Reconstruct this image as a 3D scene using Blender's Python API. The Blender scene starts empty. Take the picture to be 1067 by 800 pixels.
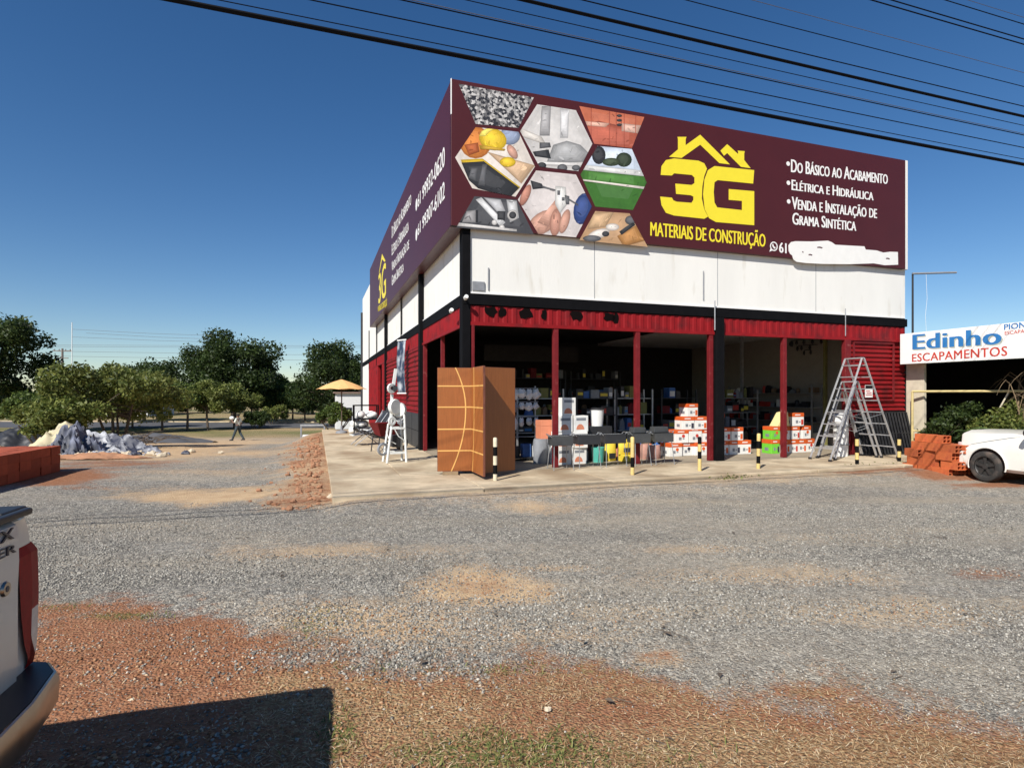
import bpy, bmesh, math, random
import numpy as np
from mathutils import Vector, Matrix
R = math.radians
rnd = random.Random(7)
rng = np.random.default_rng(5)
S = bpy.context.scene
COL = S.collection

# ------------------------------------------------------------------ camera, sky, sun, exposure
CAMH = 1.70
FPX, CX, HY = 600.0, 533.5, 411.0            # focal length, centre column and horizon row of the 1067 px photograph
cd = bpy.data.cameras.new('camera'); cam = bpy.data.objects.new('camera', cd); COL.objects.link(cam)
cam.location = (0, 0, CAMH); cam.rotation_euler = (R(90), 0, 0)
cd.sensor_width = 36; cd.lens = 36 * FPX / 1067; cd.shift_y = 11.0 / 1067
cd.clip_start = 0.05; cd.clip_end = 3000
S.camera = cam
SUN_EL = 42.0
SDX, SDY = 0.52, 0.854                        # horizontal direction the light travels
w = bpy.data.worlds.new('World'); S.world = w; w.use_nodes = True
nt = w.node_tree; nt.nodes.clear()
sky = nt.nodes.new('ShaderNodeTexSky'); sky.sky_type = 'NISHITA'; sky.sun_disc = False
sky.sun_elevation = R(SUN_EL); sky.sun_rotation = math.atan2(-SDX, -SDY)
sky.altitude = 1100; sky.air_density = 1.0; sky.dust_density = 0.35; sky.ozone_density = 1.6
bg = nt.nodes.new('ShaderNodeBackground'); bg.inputs[1].default_value = 0.078
wo = nt.nodes.new('ShaderNodeOutputWorld')
hs = nt.nodes.new('ShaderNodeHueSaturation'); hs.inputs['Saturation'].default_value = 1.30; hs.inputs['Hue'].default_value = 0.504; hs.inputs['Value'].default_value = 1.06
nt.links.new(sky.outputs[0], hs.inputs['Color']); nt.links.new(hs.outputs[0], bg.inputs[0]); nt.links.new(bg.outputs[0], wo.inputs[0])
sl = bpy.data.lights.new('sun', 'SUN'); sl.energy = 5.0; sl.angle = R(0.45); sl.color = (1.0, 0.955, 0.88)
so = bpy.data.objects.new('sun', sl); COL.objects.link(so)
ce = math.cos(R(SUN_EL))
sd = Vector((SDX * ce, SDY * ce, -math.sin(R(SUN_EL)))).normalized()
so.rotation_euler = sd.to_track_quat('-Z', 'Y').to_euler(); so.location = (-30, -40, 40)
S.view_settings.view_transform = 'Standard'; S.view_settings.look = 'None'
S.view_settings.exposure = 0.36; S.view_settings.gamma = 1.0
S.render.engine = 'CYCLES'; S.cycles.max_bounces = 8; S.cycles.transparent_max_bounces = 8

# ------------------------------------------------------------------ frames
ANG = R(18.76)
U = Vector((math.cos(ANG), math.sin(ANG), 0)); V = Vector((-math.sin(ANG), math.cos(ANG), 0))
C0 = Vector((-0.957, 11.60, 0))               # front left corner of the shop
FL = 0.15                                     # shop floor / pavement level
def B(u, v, z=0.0): return C0 + U * u + V * v + Vector((0, 0, z))
def at(px, py, z=0.0):                        # ground point seen at a place of the photograph
    d = FPX * (CAMH - z) / (py - HY); return Vector(((px - CX) / FPX * d, d, z))
def pu(px, v):                                # u on the line v = const seen at column px
    q = (px - CX) / FPX; o = C0 + V * v
    return (q * o.y - o.x) / (U.x - q * U.y)
def front(px, py, v=-0.1):                    # (u, z) on a plane parallel to the facade
    u = pu(px, v); p = B(u, v); return u, CAMH + (HY - py) / FPX * p.y
def side(px, py, u=-0.27):                    # (v, z) on a plane parallel to the long side
    q = (px - CX) / FPX; o = C0 + U * u
    v = (q * o.y - o.x) / (V.x - q * V.y); p = o + V * v
    return v, CAMH + (HY - py) / FPX * p.y
def sst(a, b, x):
    t = min(1, max(0, (x - a) / (b - a))); return t * t * (3 - 2 * t)
def gz(x, y):                                 # the lot falls away beyond the shop
    return -1.4 * sst(14, 42, y)

# ------------------------------------------------------------------ object helpers
def thing(name, label, cat, loc=(0, 0, 0), rz=0.0, group=None):
    o = bpy.data.objects.new(name, None); COL.objects.link(o)
    o.location = loc; o.rotation_euler = (0, 0, rz); o.empty_display_size = 0.1
    o['label'] = label; o['category'] = cat
    if group: o['group'] = group
    return o
def tag(o, label, cat, group=None):
    o['label'] = label; o['category'] = cat
    if group: o['group'] = group
    return o
def struct(o): o['kind'] = 'structure'; return o
def stuff(o, label=None, cat=None):
    o['kind'] = 'stuff'
    if label: o['label'] = label; o['category'] = cat
    return o
def copy_tree(o, parent=None):
    c = o.copy(); COL.objects.link(c); c.parent = parent
    for ch in list(o.children): copy_tree(ch, c)
    return c
def place(o, loc, rz, label=None, group=None, scale=None):
    o.location = loc; o.rotation_euler = (0, 0, rz)
    if label: o['label'] = label
    if group: o['group'] = group
    if scale: o.scale = scale
    return o

class MB:
    def __init__(s): s.v = []; s.f = []; s.m = []; s.mi = 0
    def face(s, pts):
        i = len(s.v); s.v.extend(tuple(p) for p in pts); s.f.append(tuple(range(i, i + len(pts)))); s.m.append(s.mi)
    def add(s, vs, fs, M=None):
        i = len(s.v)
        for p in vs:
            p = Vector(p)
            if M is not None: p = M @ p
            s.v.append(tuple(p))
        for f in fs: s.f.append(tuple(i + k for k in f)); s.m.append(s.mi)
    def box(s, x0, x1, y0, y1, z0, z1, M=None):
        s.add([(x0, y0, z0), (x1, y0, z0), (x1, y1, z0), (x0, y1, z0), (x0, y0, z1), (x1, y0, z1), (x1, y1, z1), (x0, y1, z1)],
              [(0, 3, 2, 1), (4, 5, 6, 7), (0, 1, 5, 4), (1, 2, 6, 5), (2, 3, 7, 6), (3, 0, 4, 7)], M)
    def bar(s, a, b, w, h=None, up=(0, 0, 1)):
        a = Vector(a); b = Vector(b); h = h or w; d = (b - a).normalized(); up = Vector(up)
        if abs(d.dot(up)) > 0.98: up = Vector((0, 1, 0))
        x = d.cross(up).normalized(); y = x.cross(d)
        vs = [p + x * i * w / 2 + y * j * h / 2 for p in (a, b) for i, j in ((-1, -1), (1, -1), (1, 1), (-1, 1))]
        s.add(vs, [(0, 1, 2, 3), (7, 6, 5, 4), (0, 4, 5, 1), (1, 5, 6, 2), (2, 6, 7, 3), (3, 7, 4, 0)])
    def path(s, pts, r, n=8, cap=True):
        pts = [Vector(p) for p in pts]; m = len(pts)
        rs = r if isinstance(r, (list, tuple)) else [r] * m
        i0 = len(s.v); px = None
        for k in range(m):
            d = (pts[min(k + 1, m - 1)] - pts[max(k - 1, 0)])
            d = d.normalized() if d.length > 1e-9 else Vector((0, 0, 1))
            if px is None:
                px = d.cross(Vector((0, 0, 1)) if abs(d.z) < 0.95 else Vector((0, 1, 0))).normalized()
            else:
                px = (px - d * px.dot(d)).normalized()
            py = d.cross(px)
            for j in range(n):
                a = 2 * math.pi * j / n
                s.v.append(tuple(pts[k] + (px * math.cos(a) + py * math.sin(a)) * rs[k]))
        for k in range(m - 1):
            for j in range(n):
                a = i0 + k * n + j; b = i0 + k * n + (j + 1) % n
                s.f.append((a, b, b + n, a + n)); s.m.append(s.mi)
        if cap:
            s.f.append(tuple(i0 + j for j in reversed(range(n)))); s.m.append(s.mi)
            s.f.append(tuple(i0 + (m - 1) * n + j for j in range(n))); s.m.append(s.mi)
    def tube(s, a, b, r, r2=None, n=10): s.path([a, b], [r, r if r2 is None else r2], n)
    def lathe(s, prof, n=20, c=(0, 0, 0), M=None):
        vs = []; fs = []
        for r, z in prof:
            for j in range(n):
                a = 2 * math.pi * j / n; vs.append((c[0] + r * math.cos(a), c[1] + r * math.sin(a), c[2] + z))
        for k in range(len(prof) - 1):
            for j in range(n):
                a = k * n + j; b = k * n + (j + 1) % n; fs.append((a, b, b + n, a + n))
        s.add(vs, fs, M)
    def prism(s, poly, y0, y1, M=None):       # polygon in x,z pushed from y0 to y1 (y0 is the front)
        n = len(poly); vs = [(p[0], y0, p[1]) for p in poly] + [(p[0], y1, p[1]) for p in poly]
        fs = [tuple(range(n)), tuple(reversed(range(n, 2 * n)))]
        for i in range(n): j = (i + 1) % n; fs.append((j, i, i + n, j + n))
        s.add(vs, fs, M)
    def grid(s, P):                            # P[i][j] points
        i0 = len(s.v); a = len(P); b = len(P[0])
        for row in P: s.v.extend(tuple(p) for p in row)
        for i in range(a - 1):
            for j in range(b - 1):
                k = i0 + i * b + j; s.f.append((k, k + 1, k + b + 1, k + b)); s.m.append(s.mi)
    def build(s, name, mats, parent=None, smooth=False, bevel=0.0, loc=None, rz=None, fix=True):
        me = bpy.data.meshes.new(name); me.from_pydata(s.v, [], s.f); me.update()
        mats = mats if isinstance(mats, (list, tuple)) else [mats]
        for m in mats: me.materials.append(m)
        if len(mats) > 1: me.polygons.foreach_set('material_index', s.m)
        if fix:
            bm = bmesh.new(); bm.from_mesh(me)
            bmesh.ops.recalc_face_normals(bm, faces=bm.faces[:]); bm.to_mesh(me); bm.free()
        if smooth:
            me.polygons.foreach_set('use_smooth', [True] * len(me.polygons))
            try: me.set_sharp_from_angle(angle=R(38))
            except Exception: pass
        o = bpy.data.objects.new(name, me); COL.objects.link(o)
        if parent: o.parent = parent
        if loc is not None: o.location = loc
        if rz is not None: o.rotation_euler = (0, 0, rz)
        if bevel:
            b = o.modifiers.new('bevel', 'BEVEL'); b.width = bevel; b.segments = 2; b.limit_method = 'ANGLE'
        return o

# ------------------------------------------------------------------ materials
def mat(name, col, rough=0.7, metal=0.0, var=0.15, scale=6.0, bump=0.0, bscale=60.0, spec=0.5, coat=0.0, second=None, sfac=0.5, sscale=2.0, stretch=None, orand=0.0):
    m = bpy.data.materials.new(name); m.use_nodes = True
    n = m.node_tree.nodes; l = m.node_tree.links; b = n['Principled BSDF']
    b.inputs['Roughness'].default_value = rough; b.inputs['Metallic'].default_value = metal
    b.inputs['Specular IOR Level'].default_value = spec; b.inputs['Coat Weight'].default_value = coat
    tc = n.new('ShaderNodeTexCoord'); vec = tc.outputs['Object']
    if stretch:
        mp = n.new('ShaderNodeMapping'); mp.inputs['Scale'].default_value = stretch; l.new(vec, mp.inputs[0]); vec = mp.outputs[0]
    t = n.new('ShaderNodeTexNoise'); t.inputs['Scale'].default_value = scale; t.inputs['Detail'].default_value = 6; t.inputs['Roughness'].default_value = 0.65
    l.new(vec, t.inputs['Vector'])
    r = n.new('ShaderNodeMapRange'); r.inputs[1].default_value = 0.25; r.inputs[2].default_value = 0.75
    r.inputs[3].default_value = 1 - var; r.inputs[4].default_value = 1 + var
    l.new(t.outputs['Fac'], r.inputs[0])
    mx = n.new('ShaderNodeMix'); mx.data_type = 'RGBA'; mx.blend_type = 'MULTIPLY'; mx.inputs[0].default_value = 1
    mx.inputs[6].default_value = (*col, 1); l.new(r.outputs[0], mx.inputs[7])
    out = mx.outputs[2]
    if second:
        t2 = n.new('ShaderNodeTexNoise'); t2.inputs['Scale'].default_value = sscale; t2.inputs['Detail'].default_value = 8; l.new(vec, t2.inputs['Vector'])
        r2 = n.new('ShaderNodeMapRange'); r2.inputs[1].default_value = 1 - sfac - 0.08; r2.inputs[2].default_value = 1 - sfac + 0.12; l.new(t2.outputs['Fac'], r2.inputs[0])
        m2 = n.new('ShaderNodeMix'); m2.data_type = 'RGBA'; l.new(r2.outputs[0], m2.inputs[0]); l.new(out, m2.inputs[6]); m2.inputs[7].default_value = (*second, 1)
        out = m2.outputs[2]
    if orand:
        oi = n.new('ShaderNodeObjectInfo'); ro = n.new('ShaderNodeMapRange'); ro.inputs[3].default_value = 1 - orand; ro.inputs[4].default_value = 1 + orand; l.new(oi.outputs['Random'], ro.inputs[0])
        mo = n.new('ShaderNodeMix'); mo.data_type = 'RGBA'; mo.blend_type = 'MULTIPLY'; mo.inputs[0].default_value = 1; l.new(out, mo.inputs[6]); l.new(ro.outputs[0], mo.inputs[7]); out = mo.outputs[2]
    l.new(out, b.inputs['Base Color'])
    if bump:
        t3 = n.new('ShaderNodeTexNoise'); t3.inputs['Scale'].default_value = bscale; t3.inputs['Detail'].default_value = 4; l.new(vec, t3.inputs['Vector'])
        bp = n.new('ShaderNodeBump'); bp.inputs['Strength'].default_value = bump; bp.inputs['Distance'].default_value = 0.02
        l.new(t3.outputs['Fac'], bp.inputs['Height']); l.new(bp.outputs[0], b.inputs['Normal'])
    return m
M = {}
M['maroon'] = mat('maroon vinyl', (0.066, 0.0082, 0.0085), 0.42, var=0.08, scale=1.5, spec=0.5, bump=0.04, bscale=1.3)
M['sign_yellow'] = mat('yellow vinyl', (0.80, 0.66, 0.03), 0.45, var=0.03)
M['sign_white'] = mat('white vinyl', (0.80, 0.79, 0.77), 0.5, var=0.03)
M['plaster'] = mat('white render', (0.74, 0.73, 0.69), 0.85, var=0.06, scale=1.2, bump=0.12, bscale=25, second=(0.57, 0.54, 0.47), sfac=0.33, sscale=4.0, stretch=(1, 1, .22))
M['black_paint'] = mat('black paint', (0.0045, 0.0045, 0.0055), 0.75, var=0.3, spec=.1)
M['red_sheet'] = mat('red sheet metal', (0.235, 0.008, 0.011), 0.6, var=0.18, scale=3, spec=.2, second=(0.11, 0.010, 0.012), sfac=0.42, sscale=2.4)
M['red_steel'] = mat('red painted steel', (0.15, 0.012, 0.015), 0.6, var=0.2, spec=.2, second=(0.30, 0.10, 0.09), sfac=0.3, sscale=9)
M['dark_tile'] = mat('dark grey base', (0.035, 0.038, 0.042), 0.5, var=0.3)
M['shade_wall'] = mat('shade toned inside wall', (0.022, 0.02, 0.02), 0.9, var=0.3)  # near black put into the colour for the deep indoor shade
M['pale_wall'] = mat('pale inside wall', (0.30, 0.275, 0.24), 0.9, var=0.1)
M['concrete'] = mat('worn concrete', (0.50, 0.41, 0.285), 0.9, var=0.3, scale=2.2, bump=0.3, bscale=40, second=(0.30, 0.22, 0.14), sfac=0.46, sscale=0.8, spec=.2)
M['floor_in'] = mat('inside concrete', (0.30, 0.25, 0.18), 0.8, var=0.25, scale=2.0, bump=0.1)
M['steel'] = mat('galvanised steel', (0.42, 0.43, 0.44), 0.45, 0.6, var=0.2, scale=12)
M['alu'] = mat('aluminium', (0.52, 0.52, 0.53), 0.4, 0.55, var=0.12, scale=9)
M['dark_steel'] = mat('dark steel', (0.035, 0.036, 0.04), 0.5, 0.3, var=0.3)
M['grill_grey'] = mat('grey sheet steel', (0.075, 0.078, 0.08), 0.5, 0.35, var=0.25)
M['orange_card'] = mat('orange print', (0.62, 0.10, 0.015), 0.6, var=0.1)
M['white_card'] = mat('white carton', (0.76, 0.75, 0.71), 0.65, var=0.06)
M['grey_print'] = mat('grey print', (0.22, 0.23, 0.25), 0.6, var=0.2)
M['peach_print'] = mat('peach carton', (0.62, 0.22, 0.12), 0.65, var=0.1)
M['green_card'] = mat('bright green carton', (0.16, 0.55, 0.04), 0.6, var=0.08)
M['yellow_card'] = mat('yellow plastic', (0.70, 0.53, 0.05), 0.6, var=0.1)
M['pale_yellow'] = mat('pale yellow board', (0.72, 0.60, 0.28), 0.7, var=0.1)
M['teal'] = mat('teal plastic', (0.08, 0.38, 0.31), 0.4, var=0.08)
M['pink'] = mat('dusty pink sack', (0.45, 0.24, 0.19), 0.8, var=0.2)
M['white_plastic'] = mat('white plastic', (0.74, 0.74, 0.72), 0.45, var=0.05)
M['black_plastic'] = mat('black plastic', (0.02, 0.02, 0.022), 0.45, var=0.2)
M['blue_card'] = mat('blue carton', (0.05, 0.13, 0.36), 0.6, var=0.15)
M['brown_card'] = mat('brown carton', (0.20, 0.13, 0.075), 0.8, var=0.2)
M['olive_card'] = mat('olive carton', (0.20, 0.19, 0.06), 0.8, var=0.2)
M['wood'] = mat('brown door veneer', (0.29, 0.095, 0.024), 0.42, var=0.22, scale=5, stretch=(14, 14, 0.6))
M['wood_edge'] = mat('door edge', (0.16, 0.055, 0.035), 0.5, var=0.15)
M['inlay'] = mat('pale wood inlay', (0.70, 0.40, 0.12), 0.45, var=0.08)
M['bollard_yellow'] = mat('yellow paint worn', (0.62, 0.46, 0.17), 0.6, var=0.18, scale=20, second=(0.4, 0.34, 0.22), sfac=0.36, sscale=14)
M['bollard_white'] = mat('cream paint worn', (0.62, 0.55, 0.40), 0.7, var=0.2, scale=18)
M['brick'] = mat('hollow clay brick', (0.50, 0.12, 0.035), 0.88, var=0.22, scale=7, bump=0.2, orand=.28, second=(0.40, 0.085, 0.03), sfac=0.4, sscale=6)
M['brick_dark'] = mat('dark red clay brick', (0.33, 0.065, 0.025), 0.9, var=0.28, scale=3, bump=0.2, orand=.2)
M['hole'] = mat('shadowy void', (0.006, 0.004, 0.004), 0.95, var=0.1, spec=.05)  # black tone stands in for the shade inside openings
M['white_paint'] = mat('white machine paint', (0.70, 0.72, 0.70), 0.5, var=0.12, second=(0.36, 0.30, 0.24), sfac=0.28, sscale=7)
M['tan_cloth'] = mat('tan umbrella cloth', (0.68, 0.40, 0.16), 0.85, var=0.12)
M['car_white'] = mat('white car paint', (0.78, 0.76, 0.70), 0.35, var=0.06, coat=0.5, scale=2, second=(0.58, 0.49, 0.39), sfac=.32, sscale=2.5)
M['car_reflection'] = mat('lower door reflection', (0.55, 0.40, 0.31), 0.6, var=0.15)  # brownish tone paints the ground's reflection in the lower door
M['truck_white'] = mat('pale truck paint', (0.62, 0.59, 0.53), 0.32, var=0.06, coat=0.6, scale=3)
M['tyre'] = mat('tyre rubber', (0.03, 0.028, 0.026), 0.85, var=0.25, second=(0.10, 0.075, 0.06), sfac=0.42, sscale=6)
M['rim'] = mat('dull black rim', (0.05, 0.048, 0.046), 0.5, 0.4, var=0.2)
M['glass'] = mat('dark glass', (0.015, 0.02, 0.022), 0.06, var=0.0, spec=0.8)
M['chrome'] = mat('chrome bumper', (0.40, 0.35, 0.30), 0.30, 1.0, var=0.15, scale=9, second=(.30, .22, .16), sfac=.36, sscale=8)
M['lens_red'] = mat('red lens', (0.26, 0.004, 0.008), 0.45, var=0.25, scale=30, spec=.12)
M['lens_clear'] = mat('clear lens', (0.50, 0.40, 0.38), 0.15, var=0.2, coat=0.3, scale=30)
M['badge'] = mat('dark lettering', (0.03, 0.03, 0.05), 0.4, var=0.1)
M['sign_blue'] = mat('painted blue letter', (0.02, 0.16, 0.42), 0.6, var=0.1)
M['sign_red'] = mat('painted red letter', (0.50, 0.045, 0.03), 0.6, var=0.12)
M['sign_olive'] = mat('painted letter shadow', (0.42, 0.45, 0.38), 0.6, var=0.1)
M['beige'] = mat('beige render', (0.56, 0.50, 0.38), 0.9, var=0.12, second=(0.40, 0.36, 0.28), sfac=0.36)
M['pipe_yellow'] = mat('yellow pipe', (0.55, 0.44, 0.20), 0.6, var=0.2)
M['wire'] = mat('black cable', (0.004, 0.004, 0.005), 0.8, var=0.1, spec=0.1)
M['wire_grey'] = mat('grey cable', (0.10, 0.095, 0.10), 0.6, var=0.1)
M['asphalt'] = mat('asphalt', (0.075, 0.075, 0.08), 0.9, var=0.25, scale=0.6)
M['bark'] = mat('bark', (0.10, 0.075, 0.055), 0.95, var=0.3, scale=10, bump=0.4, bscale=30)
M['pole_wood'] = mat('concrete pole', (0.20, 0.17, 0.15), 0.9, var=0.2)
M['tarp_blue'] = mat('blue grey tarpaulin', (0.15, 0.165, 0.23), 0.6, var=0.4, scale=2.5, second=(0.025, 0.027, 0.035), sfac=0.50, sscale=1.6)
M['tarp_cream'] = mat('cream tarpaulin', (0.50, 0.43, 0.27), 0.7, var=0.2, scale=3, second=(0.32, 0.29, 0.22), sfac=0.38, sscale=2)
M['tarp_white'] = mat('white and blue sheet', (0.42, 0.43, 0.46), 0.6, var=0.3, scale=4, second=(0.03, 0.035, 0.06), sfac=0.54, sscale=2.6)
M['rock'] = mat('pale rubble', (0.52, 0.44, 0.32), 0.9, var=0.25, scale=9, bump=0.3)
M['clod'] = mat('red dirt clod', (0.33, 0.165, 0.09), 0.95, var=0.35, scale=5, bump=0.4)
M['skin'] = mat('brown skin', (0.18, 0.09, 0.055), 0.6, var=0.1)
M['shirt'] = mat('pale shirt', (0.60, 0.62, 0.55), 0.85, var=0.12)
M['trousers'] = mat('dark trousers', (0.035, 0.05, 0.06), 0.9, var=0.2)
M['hair'] = mat('dark hair', (0.015, 0.012, 0.01), 0.8, var=0.1)
M['house_white'] = mat('white house wall', (0.66, 0.66, 0.65), 0.85, var=0.08)
M['roof_tile'] = mat('dull roof', (0.22, 0.15, 0.12), 0.9, var=0.2)
M['straw_leaf'] = mat('dry stem', (0.24, 0.17, 0.10), 0.9, var=0.3)
M['paper'] = mat('white paper notice', (0.78, 0.77, 0.74), 0.7, var=0.04)
M['banner_print'] = mat('banner print', (0.42, 0.46, 0.50), 0.5, var=0.2, scale=3, second=(0.02, 0.035, 0.07), sfac=0.56, sscale=2.6)

def leafmat(name, c1, c2, trans=0.38):
    m = bpy.data.materials.new(name); m.use_nodes = True
    n = m.node_tree.nodes; l = m.node_tree.links; n.remove(n['Principled BSDF'])
    g = n.new('ShaderNodeNewGeometry'); rp = n.new('ShaderNodeValToRGB')
    rp.color_ramp.elements[0].color = (*c1, 1); rp.color_ramp.elements[1].color = (*c2, 1)
    l.new(g.outputs['Random Per Island'], rp.inputs[0])
    tc = n.new('ShaderNodeTexCoord'); t = n.new('ShaderNodeTexNoise'); t.inputs['Scale'].default_value = 0.55; l.new(tc.outputs['Object'], t.inputs['Vector'])
    r = n.new('ShaderNodeMapRange'); r.inputs[1].default_value = .3; r.inputs[2].default_value = .7; r.inputs[3].default_value = .65; r.inputs[4].default_value = 1.35; l.new(t.outputs['Fac'], r.inputs[0])
    mx = n.new('ShaderNodeMix'); mx.data_type = 'RGBA'; mx.blend_type = 'MULTIPLY'; mx.inputs[0].default_value = 1
    l.new(rp.outputs[0], mx.inputs[6]); l.new(r.outputs[0], mx.inputs[7])
    d = n.new('ShaderNodeBsdfPrincipled'); d.inputs['Roughness'].default_value = 0.55; d.inputs['Specular IOR Level'].default_value = 0.35
    tr = n.new('ShaderNodeBsdfTranslucent'); ms = n.new('ShaderNodeMixShader'); ms.inputs[0].default_value = trans
    l.new(mx.outputs[2], d.inputs['Base Color']); l.new(mx.outputs[2], tr.inputs[0])
    l.new(d.outputs[0], ms.inputs[1]); l.new(tr.outputs[0], ms.inputs[2]); l.new(ms.outputs[0], n['Material Output'].inputs[0])
    return m
M['leaf_dark'] = leafmat('dark leaves', (0.014, 0.032, 0.008), (0.065, 0.095, 0.022))
M['leaf_mid'] = leafmat('green leaves', (0.035, 0.07, 0.014), (0.15, 0.20, 0.045))
M['leaf_olive'] = leafmat('olive leaves', (0.065, 0.10, 0.02), (0.26, 0.28, 0.075))
M['leaf_palm'] = leafmat('palm leaves', (0.06, 0.12, 0.03), (0.14, 0.22, 0.07))
M['leaf_dry'] = leafmat('dry leaves', (0.10, 0.075, 0.03), (0.22, 0.17, 0.08))

# ------------------------------------------------------------------ GROUND
def nz(x, y, s, seed=0):                       # cheap smooth noise, numpy
    x = np.asarray(x) * s + seed * 17.3; y = np.asarray(y) * s - seed * 9.1
    xi = np.floor(x); yi = np.floor(y); fx = x - xi; fy = y - yi
    fx = fx * fx * (3 - 2 * fx); fy = fy * fy * (3 - 2 * fy)
    def h(a, b):
        t = np.sin(a * 127.1 + b * 311.7 + seed * 74.7) * 43758.5453; return t - np.floor(t)
    return (h(xi, yi) * (1 - fx) + h(xi + 1, yi) * fx) * (1 - fy) + (h(xi, yi + 1) * (1 - fx) + h(xi + 1, yi + 1) * fx) * fy
def fbm(x, y, s, seed=0): return 0.55 * nz(x, y, s, seed) + 0.28 * nz(x, y, s * 2.1, seed + 1) + 0.17 * nz(x, y, s * 4.3, seed + 2)
def npsst(a, b, x):
    t = np.clip((x - a) / (b - a), 0, 1); return t * t * (3 - 2 * t)
BX = [-400, 0, 60, 110, 190, 232, 262, 330, 380, 470, 560, 640, 700, 760, 820, 900, 1000, 1067, 1500]
BY = [640, 648, 650, 642, 634, 628, 668, 684, 690, 690, 700, 712, 722, 730, 736, 742, 748, 752, 790]
def masks(x, y):
    x = np.asarray(x, float); y = np.asarray(y, float)
    ys = np.maximum(y, 0.9)
    px = CX + FPX * x / ys; py = HY + FPX * CAMH / ys
    wob = (fbm(x, y, 1.6, 3) - 0.5)
    pb = np.interp(px, BX, BY) + wob * 85 + (fbm(x, y, 6.0, 77) - .5) * 40
    low = npsst(-30, 34, py - pb)                                    # bare soil and grass in front
    dirt = low * np.clip(.55 + .75 * fbm(x, y, 1.1, 81), 0, 1); dust = np.zeros_like(x); grass = np.zeros_like(x)
    def ell(cx, cy, rx, ry, k=1.0):
        q = ((px - cx) / rx) ** 2 + ((py - cy) / ry) ** 2
        return k * npsst(1.25, 0.1, np.sqrt(q) + (fbm(x, y, 2.2, 9) - 0.5) * 1.0)
    for e in ((495, 612, 95, 24, .9), (350, 575, 160, 12, .45), (930, 640, 160, 22, .4), (800, 600, 200, 14, .4), (600, 660, 120, 16, .35), (740, 572, 75, 7, .45), (580, 590, 75, 6, .5), (640, 640, 90, 16, .28), (225, 517, 120, 11, .95), (560, 530, 60, 6, .55),
              (690, 682, 40, 16, .55), (180, 470, 150, 9, .7), (420, 640, 70, 20, .2), (860, 560, 120, 10, .15), (210, 492, 130, 5, .35)):
        dust = np.maximum(dust, ell(*e))
    for e in ((690, 680, 30, 12, .6), (1020, 597, 60, 11, .45), (500, 608, 50, 12, .3), (60, 497, 90, 14, .75), (120, 482, 90, 6, .6), (1000, 497, 90, 6, .9), (880, 493, 110, 5, .7),
              (720, 497, 40, 4, .6), (1040, 505, 60, 6, .8)):
        dirt = np.maximum(dirt, ell(*e))
    u = (x - C0.x) * U.x + (y - C0.y) * U.y; v = (x - C0.x) * V.x + (y - C0.y) * V.y
    bank = npsst(-4.0, -3.0, u + wob * 1.5) * (u < -2.3) * npsst(-2.6, -1.6, v) * (v < 20)
    dirt = np.maximum(dirt, bank * (.22 + .5 * fbm(x, y, 1.1, 33))); dust = np.maximum(dust, bank * 0.8)
    far = npsst(24, 34, y); dust = np.maximum(dust, far * 0.8 * (fbm(x, y, .12, 5) * 1.2)); lot = npsst(-4.5, -6.5, u) * npsst(13.5, 17, y + wob * 4) * npsst(45, 36, y); dust = np.maximum(dust, lot * (.42 + .65 * fbm(x, y, .35, 14)))
    edge = npsst(-3.0, -2.2, v + wob * .9) * (v < -1.8) * (u > -2.8) * (u < 13); dust = np.maximum(dust, edge * .42)
    grass = np.maximum(grass, npsst(38, 43, y + (fbm(x, y, .2, 6) - .5) * 8))
    right = npsst(9.5, 10.5, x) * npsst(11.2, 12.2, y); dirt = np.maximum(dirt, right * .8)
    def ellg(cx, cy, rx, ry, k=1.0): return ell(cx, cy, rx, ry, k)
    straw = low * npsst(225, 300, px + wob * 120) * np.clip(0.55 + fbm(x, y, 1.5, 12) * 0.9, 0, 1)
    for e in ((660, 740, 170, 26, .7), (300, 690, 60, 14, .6), (840, 755, 60, 12, .7), (160, 670, 110, 34, .9)): straw = straw * (1 - np.clip(ell(*e), 0, 1) * 0.85)
    grass = np.maximum(grass, straw)
    mixz = ell(380, 655, 170, 40, .62) * (1 - low); dust = np.maximum(dust, mixz)
    green = np.zeros_like(x)
    for e in ((352, 770, 28, 50, 1), (520, 782, 180, 30, .8), (330, 650, 50, 26, .6), (130, 642, 60, 6, .8), (60, 632, 40, 8, .5), (480, 696, 260, 6, .6), (640, 790, 90, 24, .6)):
        green = np.maximum(green, ell(*e))
    green = np.maximum(green, npsst(39, 44, y) * np.clip(fbm(x, y, .25, 8) * 1.1 + .12, 0, 1))
    return dirt, dust, grass, green

def axis(segs):
    a = []
    for s0, s1, st in segs: a += list(np.arange(s0, s1 - 1e-6, st))
    a.append(segs[-1][1]); return np.array(a)
gx = axis([(-900, -200, 100), (-200, -60, 10), (-60, -16, 2), (-16, -7, .4), (-7, 9, .11), (9, 16, .4), (16, 60, 4), (60, 200, 20), (200, 900, 100)])
gy = axis([(-60, -6, 6), (-6, 1.2, .6), (1.2, 7, .09), (7, 16, .15), (16, 60, .8), (60, 120, 5), (120, 300, 20), (300, 1500, 150)])
GX, GY = np.meshgrid(gx, gy)
ZB = -1.4 * npsst(14, 42, GY)
nearw = npsst(60, 20, GY)
ZG = ZB + nearw * (fbm(GX, GY, .9, 21) - .5) * 0.05 + nearw * (fbm(GX, GY, 4.5, 23) - .5) * 0.018
uu_ = (GX - C0.x) * U.x + (GY - C0.y) * U.y; vv_ = (GX - C0.x) * V.x + (GY - C0.y) * V.y
inslab = npsst(-3.0, -2.5, uu_) * npsst(13.2, 12.6, uu_) * npsst(-2.5, -2.0, vv_) * npsst(30, 28, vv_)
ZG = ZG * (1 - inslab) + inslab * (np.minimum(ZB, 0) - 0.0)
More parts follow.
